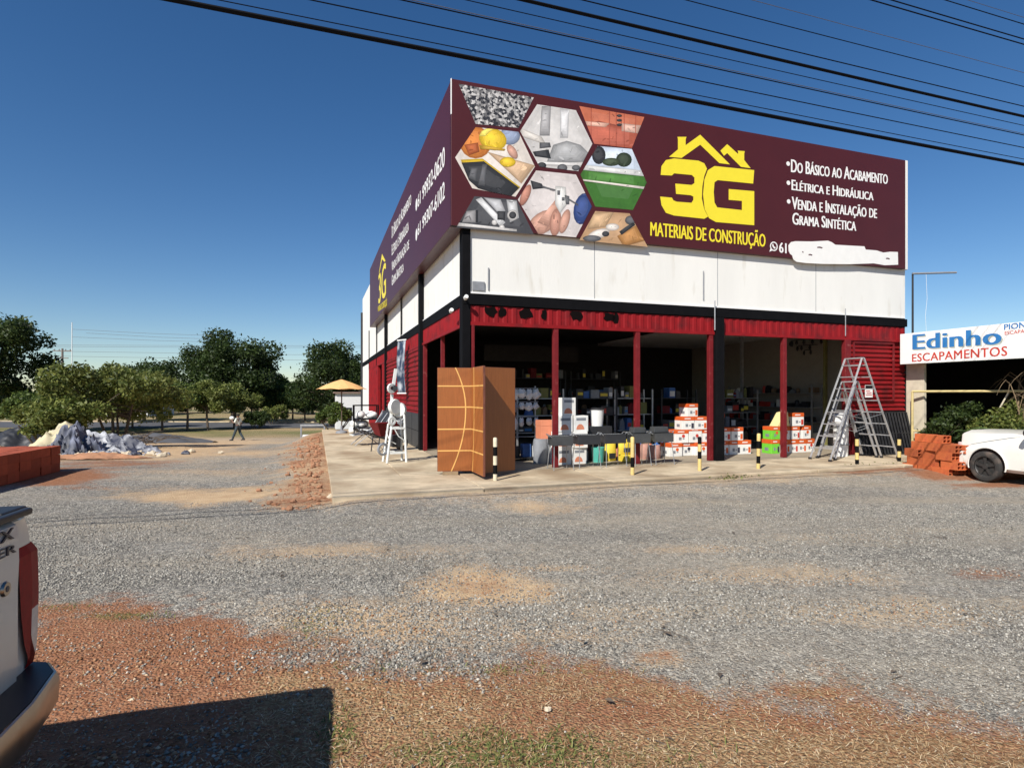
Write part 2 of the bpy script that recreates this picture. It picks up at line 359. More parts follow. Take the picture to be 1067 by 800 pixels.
bankz = npsst(-4.4, -2.65, uu_) * (uu_ < -2.3) * npsst(-2.2, -.6, vv_) * npsst(22, 15, vv_)
ZG = np.maximum(ZG, ZG * (1 - bankz) + bankz * (0.08 + (fbm(GX, GY, 1.8, 31) - .5) * .2))
lip = npsst(-3.6, -2.25, vv_) * (uu_ > -2.9) * (uu_ < 13) * (vv_ < -1.9) * npsst(-2.9, -2.2, uu_)
ZG = ZG + lip * (0.07 + .05 * fbm(GX, GY, 1.3, 41))
ZG = np.where(inslab > .5, np.minimum(ZG, 0.11), ZG)
nv = GX.size; ny, nx = GX.shape
co = np.stack([GX.ravel(), GY.ravel(), ZG.ravel()], 1)
idx = np.arange(nv).reshape(ny, nx)
fc = np.stack([idx[:-1, :-1].ravel(), idx[:-1, 1:].ravel(), idx[1:, 1:].ravel(), idx[1:, :-1].ravel()], 1)
def npmesh(name, co, fc, k):
    me = bpy.data.meshes.new(name)
    me.vertices.add(len(co)); me.vertices.foreach_set('co', co.astype(np.float32).ravel())
    me.loops.add(fc.size); me.loops.foreach_set('vertex_index', fc.astype(np.int32).ravel())
    me.polygons.add(len(fc)); me.polygons.foreach_set('loop_start', np.arange(0, fc.size, k, dtype=np.int32))
    try: me.polygons.foreach_set('loop_total', np.full(len(fc), k, dtype=np.int32))
    except Exception: pass
    me.update(calc_edges=True); me.validate(); return me
def attr(me, name, vals):
    a = me.attributes.new(name, 'FLOAT', 'POINT'); a.data.foreach_set('value', np.asarray(vals, np.float32).ravel())
gm = npmesh('ground', co, fc, 4)
dirt, dust, grass, green = masks(co[:, 0], co[:, 1])
for n_, a_ in (('dirt', dirt), ('dust', dust), ('grass', grass), ('green', green)): attr(gm, n_, a_)
gm.polygons.foreach_set('use_smooth', [True] * len(gm.polygons))

def ground_mat():
    m = bpy.data.materials.new('gravel lot'); m.use_nodes = True
    n = m.node_tree.nodes; l = m.node_tree.links; b = n['Principled BSDF']; b.inputs['Roughness'].default_value = 0.95; b.inputs['Specular IOR Level'].default_value = 0.2
    tc = n.new('ShaderNodeTexCoord'); P = tc.outputs['Object']
    def noise(s, d=5, r=.6):
        t = n.new('ShaderNodeTexNoise'); t.inputs['Scale'].default_value = s; t.inputs['Detail'].default_value = d; t.inputs['Roughness'].default_value = r; l.new(P, t.inputs['Vector']); return t.outputs['Fac']
    def ramp(f, *st):
        r = n.new('ShaderNodeValToRGB'); e = r.color_ramp.elements
        while len(e) < len(st): e.new(.5)
        for q, (p, c) in zip(e, st): q.position = p; q.color = (*c, 1)
        l.new(f, r.inputs[0]); return r.outputs[0]
    def mixc(f, a, c, mode='MIX'):
        x = n.new('ShaderNodeMix'); x.data_type = 'RGBA'; x.blend_type = mode
        if isinstance(f, float): x.inputs[0].default_value = f
        else: l.new(f, x.inputs[0])
        l.new(a, x.inputs[6]); l.new(c, x.inputs[7]); return x.outputs[2]
    def math_(op, a, c):
        x = n.new('ShaderNodeMath'); x.operation = op
        for i, q in enumerate((a, c)):
            if isinstance(q, (int, float)): x.inputs[i].default_value = q
            else: l.new(q, x.inputs[i])
        return x.outputs[0]
    def at_(nm):
        a = n.new('ShaderNodeAttribute'); a.attribute_name = nm; return a.outputs['Fac']
    def mask(nm, nf, soft=.16, gain=1.0, thr=.5):
        d = math_('ADD', math_('MULTIPLY', at_(nm), gain), math_('MULTIPLY', math_('SUBTRACT', nf, .5), 1.9))
        r = n.new('ShaderNodeMapRange'); r.inputs[1].default_value = thr - soft; r.inputs[2].default_value = thr + soft; l.new(d, r.inputs[0]); return r.outputs[0]
    vo = n.new('ShaderNodeTexVoronoi'); vo.inputs['Scale'].default_value = 54; l.new(P, vo.inputs['Vector'])
    vs = n.new('ShaderNodeSeparateColor'); l.new(vo.outputs['Color'], vs.inputs[0])
    vo2 = n.new('ShaderNodeTexVoronoi'); vo2.inputs['Scale'].default_value = 17; l.new(P, vo2.inputs['Vector'])
    vs2 = n.new('ShaderNodeSeparateColor'); l.new(vo2.outputs['Color'], vs2.inputs[0])
    grv = ramp(vs.outputs[0], (0, (.115, .108, .096)), (.45, (.24, .226, .20)), (.8, (.335, .313, .272)), (1, (.47, .44, .38)))
    grv2 = ramp(vs2.outputs[1], (0, (.75, .75, .76)), (1, (1.2, 1.19, 1.17)))
    grv = mixc(1.0, grv, grv2, 'MULTIPLY')
    big = ramp(noise(.55, 6), (.3, (.80, .79, .78)), (.55, (1, 1, 1)), (.75, (1.22, 1.17, 1.08)))
    grv = mixc(1.0, grv, big, 'MULTIPLY')
    mp = n.new('ShaderNodeMapping'); mp.inputs['Rotation'].default_value = (0, 0, -ANG); mp.inputs['Scale'].default_value = (.16, .75, 1); l.new(P, mp.inputs[0])
    tk = n.new('ShaderNodeTexNoise'); tk.inputs['Scale'].default_value = 1.0; tk.inputs['Detail'].default_value = 7; tk.inputs['Roughness'].default_value = .62; l.new(mp.outputs[0], tk.inputs['Vector'])
    tkr = n.new('ShaderNodeMapRange'); tkr.inputs[1].default_value = .46; tkr.inputs[2].default_value = .72; tkr.inputs[4].default_value = .75; l.new(tk.outputs['Fac'], tkr.inputs[0])
    tanc = n.new('ShaderNodeRGB'); tanc.outputs[0].default_value = (.40, .335, .245, 1); grv = mixc(tkr.outputs[0], grv, tanc.outputs[0])
    fine = noise(38, 3, .7)
    drt = ramp(noise(10, 10, .82), (.25, (.12, .052, .028)), (.46, (.27, .118, .060)), (.64, (.34, .175, .10)), (.80, (.48, .34, .22)))
    dst = ramp(noise(3.5, 8, .7), (.25, (.42, .27, .15)), (.7, (.60, .44, .27)))
    st = n.new('ShaderNodeMapping'); st.inputs['Scale'].default_value = (1, 1, 1); l.new(P, st.inputs[0])
    gr = ramp(noise(48, 5, .8), (.32, (.09, .055, .025)), (.5, (.33, .215, .105)), (.68, (.62, .49, .29)))
    gn = ramp(noise(30, 4, .7), (.3, (.035, .05, .012)), (.6, (.14, .16, .045)), (.8, (.30, .27, .10)))
    mid = noise(11, 8, .8)
    c = mixc(mask('dust', mid, .34, 1.1, .42), grv, dst)
    c = mixc(mask('dirt', mid, .24, 1.1, .44), c, drt)
    c = mixc(mask('grass', fine, .22, .62), c, gr)
    c = mixc(mask('green', fine, .2, .72), c, gn)
    l.new(c, b.inputs['Base Color'])
    h = math_('ADD', math_('MULTIPLY', vo.outputs['Distance'], -1.0), math_('MULTIPLY', noise(70, 3), .6))
    bp = n.new('ShaderNodeBump'); bp.inputs['Strength'].default_value = 0.85; bp.inputs['Distance'].default_value = 0.016; l.new(h, bp.inputs['Height'])
    l.new(bp.outputs[0], b.inputs['Normal'])
    return m
gm.materials.append(ground_mat())
ground = struct(bpy.data.objects.new('ground', gm)); COL.objects.link(ground)
def gz_at(x, y):                              # height of the ground sheet, arrays
    ix = np.clip(np.searchsorted(gx, x) - 1, 0, nx - 2); iy = np.clip(np.searchsorted(gy, y) - 1, 0, ny - 2)
    tx = (x - gx[ix]) / (gx[ix + 1] - gx[ix]); ty = (y - gy[iy]) / (gy[iy + 1] - gy[iy])
    return (ZG[iy, ix] * (1 - tx) + ZG[iy, ix + 1] * tx) * (1 - ty) + (ZG[iy + 1, ix] * (1 - tx) + ZG[iy + 1, ix + 1] * tx) * ty
def gp(px, py):                               # point of the falling lot under a pixel
    lo, hi = 2.0, 300.0
    for k in range(60):
        d = (lo + hi) / 2; y = HY + FPX * (CAMH - gz(0, d)) / d
        if y > py: lo = d
        else: hi = d
    return Vector(((px - CX) / FPX * d, d, gz(0, d)))

# loose gravel and straw, real pieces near the camera
def scatter(n, ymin, ymax, power):
    y = ymin + (ymax - ymin) * rng.random(n) ** power
    x = (rng.random(n) * 2 - 1) * 0.95 * y
    return x, y
def attr_mat(name, st, rough=.9):
    m = bpy.data.materials.new(name); m.use_nodes = True
    n = m.node_tree.nodes; l = m.node_tree.links; b = n['Principled BSDF']; b.inputs['Roughness'].default_value = rough; b.inputs['Specular IOR Level'].default_value = .25
    g = n.new('ShaderNodeNewGeometry'); r = n.new('ShaderNodeValToRGB'); e = r.color_ramp.elements
    while len(e) < len(st): e.new(.5)
    for q, (p, c) in zip(e, st): q.position = p; q.color = (*c, 1)
    l.new(g.outputs['Random Per Island'], r.inputs[0]); l.new(r.outputs[0], b.inputs['Base Color']); return m
def stones(n, red):
    x, y = scatter(n, 2.3, 9.0, 1.1)
    d, du, g, gr = masks(x, y)
    keep = (rng.random(n) > np.clip(d * .97 + du * .55 + g * .3, 0, .985)) if not red else (rng.random(n) < np.clip(np.maximum(d, du * .8) * 1.1 - g * .25 - .1, 0, 1))
    x = x[keep]; y = y[keep]; k = len(x)
    sz = (0.0048 + 0.0105 * rng.random(k) ** 2) * (1 - 0.04 * (y - 2.5)) * (1 - .45 * npsst(.45, .62, fbm(x * .4, y * 1.1, 1.0, 51)))
    base = np.array([(1, 0, 0), (-1, 0, 0), (0, 1, 0), (0, -1, 0), (0, 0, 1), (0, 0, -1)], float)
    vs = base[None] * (0.65 + 0.7 * rng.random((k, 6, 1))) + (rng.random((k, 6, 3)) - .5) * .5
    a = rng.random(k) * 6.283; ca, sa = np.cos(a), np.sin(a)
    vx = vs[:, :, 0] * ca[:, None] - vs[:, :, 1] * sa[:, None]; vy = vs[:, :, 0] * sa[:, None] + vs[:, :, 1] * ca[:, None]
    z = gz_at(x, y)
    co = np.stack([x[:, None] + vx * sz[:, None], y[:, None] + vy * sz[:, None], z[:, None] + (vs[:, :, 2] * .75 + .25) * sz[:, None]], 2).reshape(-1, 3)
    f = np.array([(0, 2, 4), (2, 1, 4), (1, 3, 4), (3, 0, 4), (2, 0, 5), (1, 2, 5), (3, 1, 5), (0, 3, 5)])
    fc = (np.arange(k)[:, None, None] * 6 + f[None]).reshape(-1, 3)
    return npmesh('gravel', co, fc, 3)
sm = stones(190000, False)
sm.materials.append(attr_mat('gravel stone', [(0, (.085, .08, .072)), (.4, (.225, .212, .187)), (.85, (.34, .32, .277)), (1, (.54, .505, .44))]))
stuff(bpy.data.objects.new('gravel', sm)); COL.objects.link(bpy.data.objects['gravel'])
def blades(n, sel, L0, L1, flat, wid=0.0016):
    x, y = scatter(n, 2.2, 6.5, 1.5)
    d, du, g, gr = masks(x, y)
    p = np.clip(g * .60 * (.35 + 1.1 * npsst(.35, .65, fbm(x, y, 2.4, 61))) + d * .16, 0, 1) if sel == 'straw' else np.clip(gr * .9 * (0.15 + .85 * (d > .2)) * npsst(.35, .7, fbm(x, y, 3.0, 71)) * 1.3, 0, 1)
    keep = rng.random(n) < p
    x = x[keep]; y = y[keep]; k = len(x); z = gz_at(x, y)
    L = L0 + (L1 - L0) * rng.random(k); a = rng.random(k) * 6.283; tl = flat + (rng.random(k) - .3) * .5
    dx = np.cos(a) * np.cos(tl) * L; dy = np.sin(a) * np.cos(tl) * L; dz = np.maximum(np.sin(tl), .05) * L
    ww = wid * (1 + rng.random(k)); nxx = -np.sin(a) * ww; nyy = np.cos(a) * ww
    bz = z + 0.003 + rng.random(k) * .006
    bend = (rng.random(k) - .5) * .4
    mx = x + dx * .5 - dy * bend * .5; my = y + dy * .5 + dx * bend * .5; mz = bz + dz * .62
    co = np.stack([np.stack([x - nxx, y - nyy, bz], 1), np.stack([x + nxx, y + nyy, bz], 1), np.stack([mx + nxx * .8, my + nyy * .8, mz], 1), np.stack([mx - nxx * .8, my - nyy * .8, mz], 1),
                   np.stack([x + dx, y + dy, bz + dz], 1)], 1).reshape(-1, 3)
    i = np.arange(k)[:, None] * 5
    q = np.concatenate([i + np.array([[0, 1, 2]]), i + np.array([[0, 2, 3]]), i + np.array([[3, 2, 4]])], 0)
    return npmesh('blades', co, q, 3)
sm = stones(26000, True); sm.materials.append(attr_mat('earthy stone', [(0, (.17, .07, .035)), (.5, (.34, .17, .085)), (.85, (.46, .30, .18)), (1, (.55, .45, .33))]))
o = stuff(bpy.data.objects.new('soil_crumbs', sm)); COL.objects.link(o)
bm_ = blades(110000, 'straw', .012, .05, .06, .0011); bm_.materials.append(attr_mat('straw', [(0, (.15, .07, .03)), (.4, (.32, .18, .085)), (.8, (.50, .35, .19)), (1, (.66, .54, .36))]))
o = stuff(bpy.data.objects.new('dry_grass', bm_), 'flattened dry straw grass over red soil', 'dry grass'); COL.objects.link(o)
bm_ = blades(50000, 'green', .02, .055, .5); bm_.materials.append(attr_mat('green blade', [(0, (.04, .06, .012)), (.6, (.13, .15, .04)), (1, (.26, .25, .09))]))
o = stuff(bpy.data.objects.new('green_grass', bm_), 'thin green grass among the straw', 'grass'); COL.objects.link(o)

# road and far kerb
rm = MB(); ys0 = gz(0, 60)
rm.face([(-160, 57, -1.385), (-14, 53, -1.385), (-14, 62, -1.385), (-160, 74, -1.385)]); struct(rm.build('road', M['asphalt']))
rm = MB(); rm.box(-160, -14, 0, .18, -1.5, -1.28); k_ = struct(rm.build('road_kerb', M['concrete'], bevel=.02)); k_.location = (0, 62.6, 0); k_.rotation_euler = (0, 0, R(-3))

# ------------------------------------------------------------------ PAVEMENT
sw = MB()
def slab(mb, u0, u1, v0, v1, z0, z1, M_=None):
    mb.box(u0, u1, v0, v1, z0, z1)
vs_ = [-2.1, -.15, 2.4, 5.0, 7.6, 10.2, 12.8, 15.6]
for i in range(len(vs_) - 1):
    g_ = .008
    if i == 0:
        for u0 in (-2.6, -.2, 2.2, 4.6, 7.0, 9.4): slab(sw, u0 + g_, u0 + 2.4 - g_, vs_[i] + (0.05 * math.sin(u0 * 3)), vs_[i + 1] - g_, -.2, FL + rnd.uniform(-.006, .006))
    else:
        slab(sw, -2.6 + g_, -1.3 - g_, vs_[i] + g_, vs_[i + 1] - g_, -1.2, FL + rnd.uniform(-.006, .004))
        slab(sw, -1.3 + g_, -.02, vs_[i] + g_, vs_[i + 1] - g_, -1.2, FL + rnd.uniform(-.004, .006))
sw.box(-2.58, -.03, -.15, 15.6, -1.2, FL - .02)
sw.box(-2.58, 11.75, -2.03, -.16, -.2, FL - .02)
pav = struct(sw.build('pavement', M['concrete'], bevel=.012)); pav.location = C0; pav.rotation_euler = (0, 0, ANG)
fl_ = MB(); fl_.box(0.0, 12.2, -.14, 27, -1.2, FL + .001); f_ = struct(fl_.build('shop_floor', M['floor_in'])); f_.location = C0; f_.rotation_euler = (0, 0, ANG)

# ------------------------------------------------------------------ SHOP BUILDING
shop = thing('shop_building', 'big building materials shop with open red fronted ground floor and white upper storey', 'shop building', C0, ANG)
def corr(mb, a0, a1, z0, z1, plane, off, pitch, amp, vertical=True, sgn=-1):   # ribbed sheet; plane 'f' lies in u,z; 's' in v,z
    prof = []
    L = (a1 - a0) if vertical else (z1 - z0); k = max(2, int(round(L / pitch))); p = L / k
    for i in range(k):
        prof += [(i * p, 0), (i * p + p * .35, 0), (i * p + p * .5, amp), (i * p + p * .85, amp)]
    prof.append((L, 0))
    for i in range(len(prof) - 1):
        (t0, h0), (t1, h1) = prof[i], prof[i + 1]
        if vertical: q = [(a0 + t0, z0, h0), (a0 + t1, z0, h1), (a0 + t1, z1, h1), (a0 + t0, z1, h0)]
        else: q = [(a0, z0 + t0, h0), (a1, z0 + t0, h0), (a1, z0 + t1, h1), (a0, z0 + t1, h1)]
        mb.face([(a, off + sgn * h, z) if plane == 'f' else (off + sgn * h, a, z) for a, z, h in q])
W, D, TOP = 12.2, 27.3, 7.9
w_ = MB()                                                            # upper white walls
w_.box(0.02, W, 0.0, .2, 3.745, TOP); w_.box(0.02, .2, .2, D, 3.745, TOP); w_.box(W - .2, W, .2, D, FL, TOP); w_.box(.2, W - .2, D - .2, D, -1.4, TOP)
w_.box(0.02, .2, 22.1, D - .2, -1.4, 3.48)
w_.build('wall', M['plaster'], shop)
w_ = MB(); w_.box(.2, W - .2, .2, D - .2, 7.3, 7.4); w_.build('roof', M['roof_tile'], shop)
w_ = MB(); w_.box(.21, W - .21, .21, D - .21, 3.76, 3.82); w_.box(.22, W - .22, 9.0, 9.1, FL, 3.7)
w_.build('inner_ceiling', M['shade_wall'], shop)
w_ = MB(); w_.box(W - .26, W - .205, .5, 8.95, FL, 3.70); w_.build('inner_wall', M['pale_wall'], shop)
w_ = MB(); w_.box(7.6, W - .27, 3.2, 8.95, 3.60, 3.70); w_.build('bay_ceiling', M['house_white'], shop)
w_ = MB()                                                            # black band over the shop front
w_.box(-.03, W + .02, -.05, .0, 3.52, 3.72); w_.box(-.03, .0, 0.0, 22.1, 3.5, 3.74); w_.box(0, .2, .2, 27, 3.5, 3.74); w_.box(.2, W, .0, .2, 3.5, 3.74)
w_.build('band', M['black_paint'], shop)
w_ = MB(); w_.box(.02, W - .03, -.028, -.012, 3.742, 3.775); w_.box(-.02, -.002, .1, 22, 3.742, 3.77); w_.build('drip_ledge', M['sign_white'], shop)
bm1 = MB(); corr(bm1, .12, W - .02, 3.16, 3.5, 'f', -.012, .20, .012)
bm1.box(.12, W - .02, .0, .1, 3.12, 3.5); bm1.box(.12, W - .2, -.045, .02, 3.10, 3.17)
bm1.build('front_beam', M['red_sheet'], shop)
bm1 = MB(); corr(bm1, .3, 4.7, 3.12, 3.5, 's', .0, .13, .015); bm1.box(.002, .1, .2, 22, 3.12, 3.5); corr(bm1, 4.95, 22, 3.12, 3.5, 's', -.002, .13, .015); bm1.box(-.04, .0, .2, 22, 3.07, 3.13)
bm1.build('side_beam', M['red_sheet'], shop)
for px_, w2 in ((511, .34), (523, .22), (548, .34), (567, .16), (601, .30), (634, .3), (642, .2)):
    u_, z_ = front(px_, 326, -.03); n_ = 11; hm = MB(); pts = []
    for k in range(n_):
        a = 6.283 * k / n_; rr = rnd.uniform(.6, 1.15); pts.append((u_ + math.cos(a) * rr * w2 * .5, 3.39 + math.sin(a) * rr * .12))
    hm.prism(pts, -.031, -.027); hm.build('hole_shade_patch', M['hole'], shop)  # flat black patch painted for the dark inside a tear
# columns
def col(name, u, v, wu, wv, z1, m, z0=FL): q = MB(); q.box(u - wu / 2, u + wu / 2, v - wv / 2, v + wv / 2, z0, z1); return q.build(name, m, shop, bevel=.008)
col('corner_column', .03, .08, .17, .24, 5.04, M['black_paint'])
col('corner_column', 6.12, -.02, .22, .2, 3.5, M['black_paint'])
for u_ in (1.99, 3.97, 5.93, 8.1): col('column', u_, .02, .11, .11, 3.11, M['red_steel'])
col('column', 10.12, .0, .2, .12, 3.11, M['red_steel']); col('column', .17, -.02, .06, .06, 3.11, M['red_steel'])
for v_ in (4.81, 13.4): col('corner_column', -.06, v_, .10, .24, 5.3, M['black_paint'], FL)
for v_ in (2.4,): col('column', .06, v_, .09, .09, 3.11, M['red_steel'])
col('column', .02, 4.55, .10, .12, 3.11, M['red_steel'])
for v_ in (9.0, 17.7, 22.0): col('mullion', -.02, v_, .04, .10, 5.3, M['black_paint'], 3.1)
col('corner_column', -.02, 27.2, .16, .2, 7.0, M['dark_steel'], -1.4)
# shutter at the right end of the front
sh = MB(); corr(sh, 10.22, W, FL, 3.11, 'f', .03, .12, .035, vertical=False); sh.box(10.22, W, .032, .12, FL, 3.11); sh.build('roller_shutter', M['red_sheet'], shop)
sh = MB()
for a, b_ in (((10.35, -.02, 3.05), (11.75, -.02, 3.05)), ((11.75, -.02, 3.05), (11.75, -.02, 1.55)), ((10.35, -.02, 1.55), (11.75, -.02, 1.55)), ((10.35, -.02, 3.05), (10.35, -.02, 1.55))): sh.bar(a, b_, .045, .03)
sh.build('hatch_frame', M['red_steel'], shop)
# long side walls
sh = MB(); corr(sh, 4.95, 8.95, 1.16, 3.07, 's', -.02, .15, .03, vertical=False); corr(sh, 9.05, 13.25, 1.16, 3.07, 's', -.02, .15, .03, vertical=False); sh.box(-.018, .1, 4.9, 13.3, FL, 3.07)
corr(sh, 13.55, 15.2, FL, 3.07, 's', -.02, .3, .02); sh.box(-.018, .1, 13.5, 15.2, FL, 3.07); corr(sh, 17.0, 22.0, FL, 3.07, 's', -.02, .3, .02); sh.box(-.018, .1, 17, 22.05, FL, 3.07)
sh.build('side_cladding', M['red_sheet'], shop)
sh = MB(); sh.box(-.07, -.02, 4.95, 8.98, FL, 1.15); sh.box(-.07, -.02, 9.02, 13.25, FL, 1.15)
sh.build('plinth', M['dark_tile'], shop, bevel=.01)
sh = MB()
for v_ in (6.3, 7.6, 10.4, 11.8): sh.box(-.074, -.07, v_, v_ + .02, FL, 1.15)
for z_ in (.65,): sh.box(-.073, -.07, 4.95, 13.25, z_, z_ + .015)
sh.build('tile_joint', M['black_paint'], shop)
# vertical seams and conduits on the white wall
q = MB(); u_, z0 = front(733, 312, -.02); q.tube((u_, -.02, z0), (u_, -.02, z0 + .66), .012); q.build('conduit', M['grey_print'], shop)
q = MB(); u_, z0 = front(509, 302, -.02); q.tube((u_, -.015, z0), (u_, -.015, z0 + .45), .014)
q.build('conduit', M['grey_print'], shop)
q = MB(); u_, z0 = front(744, 347, -.08); q.tube((u_, -.11, 3.2), (u_, -.11, z0 + .75), .014); q.build('vent_pipe', M['steel'], shop)
q = MB(); u_, z0 = front(881, 350, -.06); q.tube((u_, -.06, 3.2), (u_, -.06, z0 + .7), .012)
q.build('vent_pipe', M['steel'], shop)
q = MB(); q.box(.16, .42, -.03, -.0, 3.80, 3.99); q.build('stain_box', M['grey_print'], shop, bevel=.01)  # grey box standing in for a dark stain on the wall
for (x_, y_, z_) in ((-.02, -.16, 3.62), (-.2, .35, 3.42)):
    q = MB(); q.lathe([(0, -.06), (.032, -.06), (.045, .02), (.04, .05), (0, .05)], 12, M=Matrix.Translation((x_, y_ - .04, z_)) @ Matrix.Rotation(R(70), 4, 'X'))
    q.tube((x_, y_, z_), (x_, y_ + .1, z_ + .02), .02); q.build('floodlight', M['white_plastic'], shop, smooth=True)
for u_ in (2.9, 6.12, 9.1): q = MB(); q.box(u_, u_ + .012, -.004, .0, 3.79, 5.04); q.build('seam', M['grey_print'], shop)
# cap of the right hand parapet
q = MB(); q.box(W - .14, W + .03, -.06, .24, 5.05, 7.98); q.build('edge_post', M['plaster'], shop, bevel=.01)

# ------------------------------------------------------------------ lettering helper
def fontmesh(txt, smallcaps=False, bold=.0, spacing=1.0):
    cu = bpy.data.curves.new('lettering', 'FONT'); cu.body = txt; cu.size = 1; cu.offset = bold; cu.resolution_u = 3; cu.space_character = spacing
    if smallcaps:
        cu.small_caps_scale = .8
        for i, ch in enumerate(txt): cu.body_format[i].use_small_caps = ch.islower()
    ob = bpy.data.objects.new('lettering', cu); COL.objects.link(ob)
    dg = bpy.context.evaluated_depsgraph_get(); me = bpy.data.meshes.new_from_object(ob.evaluated_get(dg))
    v = np.array([p.co[:2] for p in me.vertices]); f = [tuple(p.vertices) for p in me.polygons]
    bpy.data.objects.remove(ob); bpy.data.curves.remove(cu); bpy.data.meshes.remove(me)
    return v, f
CAPV, CAPF = fontmesh('H'); CAPHT = float(CAPV[:, 1].max() - CAPV[:, 1].min()); CAPB = float(CAPV[:, 1].min())
ADV = {}
def width_(t_): v, _ = fontmesh(t_); return v[:, 0].max() - v[:, 0].min()
def adv(c):
    if c not in ADV: ADV[c] = float(width_('H' + c + 'H') - width_('HH'))
    return ADV[c]
def run(txt, smallcaps, spacing):
    vs = []; fs = []; x = 0; n = 0
    for ch in txt:
        k = .80 if (smallcaps and ch.islower()) else 1.0; c = ch.upper() if smallcaps else ch
        if c != ' ':
            v, f = fontmesh(c); v = v * k; v[:, 1] += CAPB * (1 - k); v[:, 0] += x; vs.append(v); fs += [tuple(i + n for i in q) for q in f]; n += len(v)
        x += adv(c) * k * spacing
    return np.concatenate(vs), fs
def lettering(txt, a0, a1, zb0, zb1, h, fn, matl, parent, bold=.03, smallcaps=False, th=.004, h1=None, name='lettering', spacing=1.0):
    v, f = run(txt, smallcaps, spacing)
    x0, x1 = v[:, 0].min(), v[:, 0].max(); mb = MB()
    for ci, dxb in enumerate((0, -bold, bold)):
        if ci and not bold: break
        t = (v[:, 0] + dxb - x0 + bold) / (x1 - x0 + 2 * bold); hh = h + ((h1 or h) - h) * t
        a = a0 + (a1 - a0) * t; z = zb0 + (zb1 - zb0) * t + (v[:, 1] - CAPB) / CAPHT * hh
        nvv = len(v); e_ = th + ci * .0006
        vs = [fn(a[i], z[i], e_) for i in range(nvv)] + [fn(a[i], z[i], 0) for i in range(nvv)]
        fs = list(f); ed = {}
        for p in f:
            for i in range(len(p)): ed[(p[i], p[(i + 1) % len(p)])] = 1
        for e in ed:
            if (e[1], e[0]) not in ed and ci == 0: fs.append((e[0], e[0] + nvv, e[1] + nvv, e[1]))
        mb.add(vs, fs)
    return mb.build(name, matl, parent, fix=False)

# ------------------------------------------------------------------ FRONT SIGN
FV = -.11                                       # plane of the printed face
sign = thing('front_sign', 'wide maroon shop sign with yellow house logo and hexagon pictures facing the lot', 'sign', C0, ANG)
q = MB(); q.box(-.30, W - .13, FV, -.005, 5.05, 7.95); q.build('panel', M['maroon'], sign, bevel=.006)
q = MB(); q.box(-.305, -.288, FV - .004, FV + .03, 7.25, 7.955); q.build('edge_trim', M['sign_white'], sign)
fF = lambda a, z, t: (a, FV - t - .001, z)
def z2(zx, zy): return (660 + zx * .28125, 110 + zy * .28125)       # zoomed crops of the sign
def z1(zx, zy): return (460 + zx * .23743, 80 + zy * .23743)
def fq(p): return front(p[0], p[1], FV)
def line(txt, l, lt, lb, r, rt, rb, m_, sc=True, bold=.035):
    a0, zb0 = fq(z2(l, lb)); _, zt0 = fq(z2(l, lt)); a1, zb1 = fq(z2(r, rb)); _, zt1 = fq(z2(r, rt))
    return lettering(txt, a0, a1, zb0, zb1, zt0 - zb0, fF, m_, sign, bold, sc)
line('Do Básico ao Acabamento', 583, 200, 247, 942, 247, 292, M['sign_white'])
line('Elétrica e Hidráulica', 585, 275, 313, 889, 312, 352, M['sign_white'])
line('Venda e Instalação de', 586, 338, 383, 902, 377, 418, M['sign_white'])
line('Grama Sintética', 588, 397, 440, 825, 427, 465, M['sign_white'])
q = MB()
for zx, zy in ((573, 216), (574, 287), (575, 356)):
    a, z = fq(z2(zx, zy)); q.prism([(a + .055 * math.cos(k * .524), z + .055 * math.sin(k * .524)) for k in range(12)], FV - .005, FV - .001)
q.build('bullet', M['sign_white'], sign)
line('MATERIAIS DE CONSTRUÇÃO', 62, 432, 482, 489, 478, 524, M['sign_yellow'], False)
line('61', 539, 507, 544, 567, 511, 548, M['sign_white'], False)
q = MB(); a, z = fq(z2(520, 522))
for k in range(16):
    t0, t1 = k * math.pi / 8, (k + 1) * math.pi / 8
    q.prism([(a + r_ * math.cos(t), z + r_ * math.sin(t)) for r_, t in ((.115, t0), (.115, t1), (.088, t1), (.088, t0))], FV - .005, FV - .001)
q.prism([(a - .10, z - .06), (a - .13, z - .14), (a - .04, z - .10)], FV - .0055, FV - .001)
q.prism([(a - .05, z + .05), (a - .02, z + .055), (a, z), (a + .05, z - .02), (a + .045, z - .05), (a + .01, z - .06), (a - .04, z - .01)], FV - .006, FV - .001)
q.build('phone_icon', M['sign_white'], sign)
q = MB()
q.prism([fq(z2(*p)) for p in ((574, 518), (584, 506), (600, 503), (660, 504), (720, 501), (735, 507), (747, 516), (800, 519), (855, 522), (860, 534), (900, 537), (925, 545), (950, 542), (979, 543), (980, 590), (930, 592), (890, 585), (800, 588), (700, 587), (640, 584), (603, 579), (592, 570), (588, 556), (580, 550), (575, 540))], FV - .007, FV - .001)
q.build('redaction_patch', M['paper'], sign)  # white shape stands for blanked-out phone digits, not paint on the board
q = MB()
for zx, zy, w_2 in ((690, 526, 20), (627, 543, 5), (655, 553, 14), (942, 567, 14)):
    q.prism([fq(z2(zx - w_2 * .5, zy - 2)), fq(z2(zx, zy - 3)), fq(z2(zx + w_2 * .5, zy)), fq(z2(zx + w_2 * .4, zy + 4)), fq(z2(zx, zy + 2)), fq(z2(zx - w_2 * .5, zy + 2))], FV - .0085, FV - .006)
q.build('patch_gap', M['maroon'], sign)
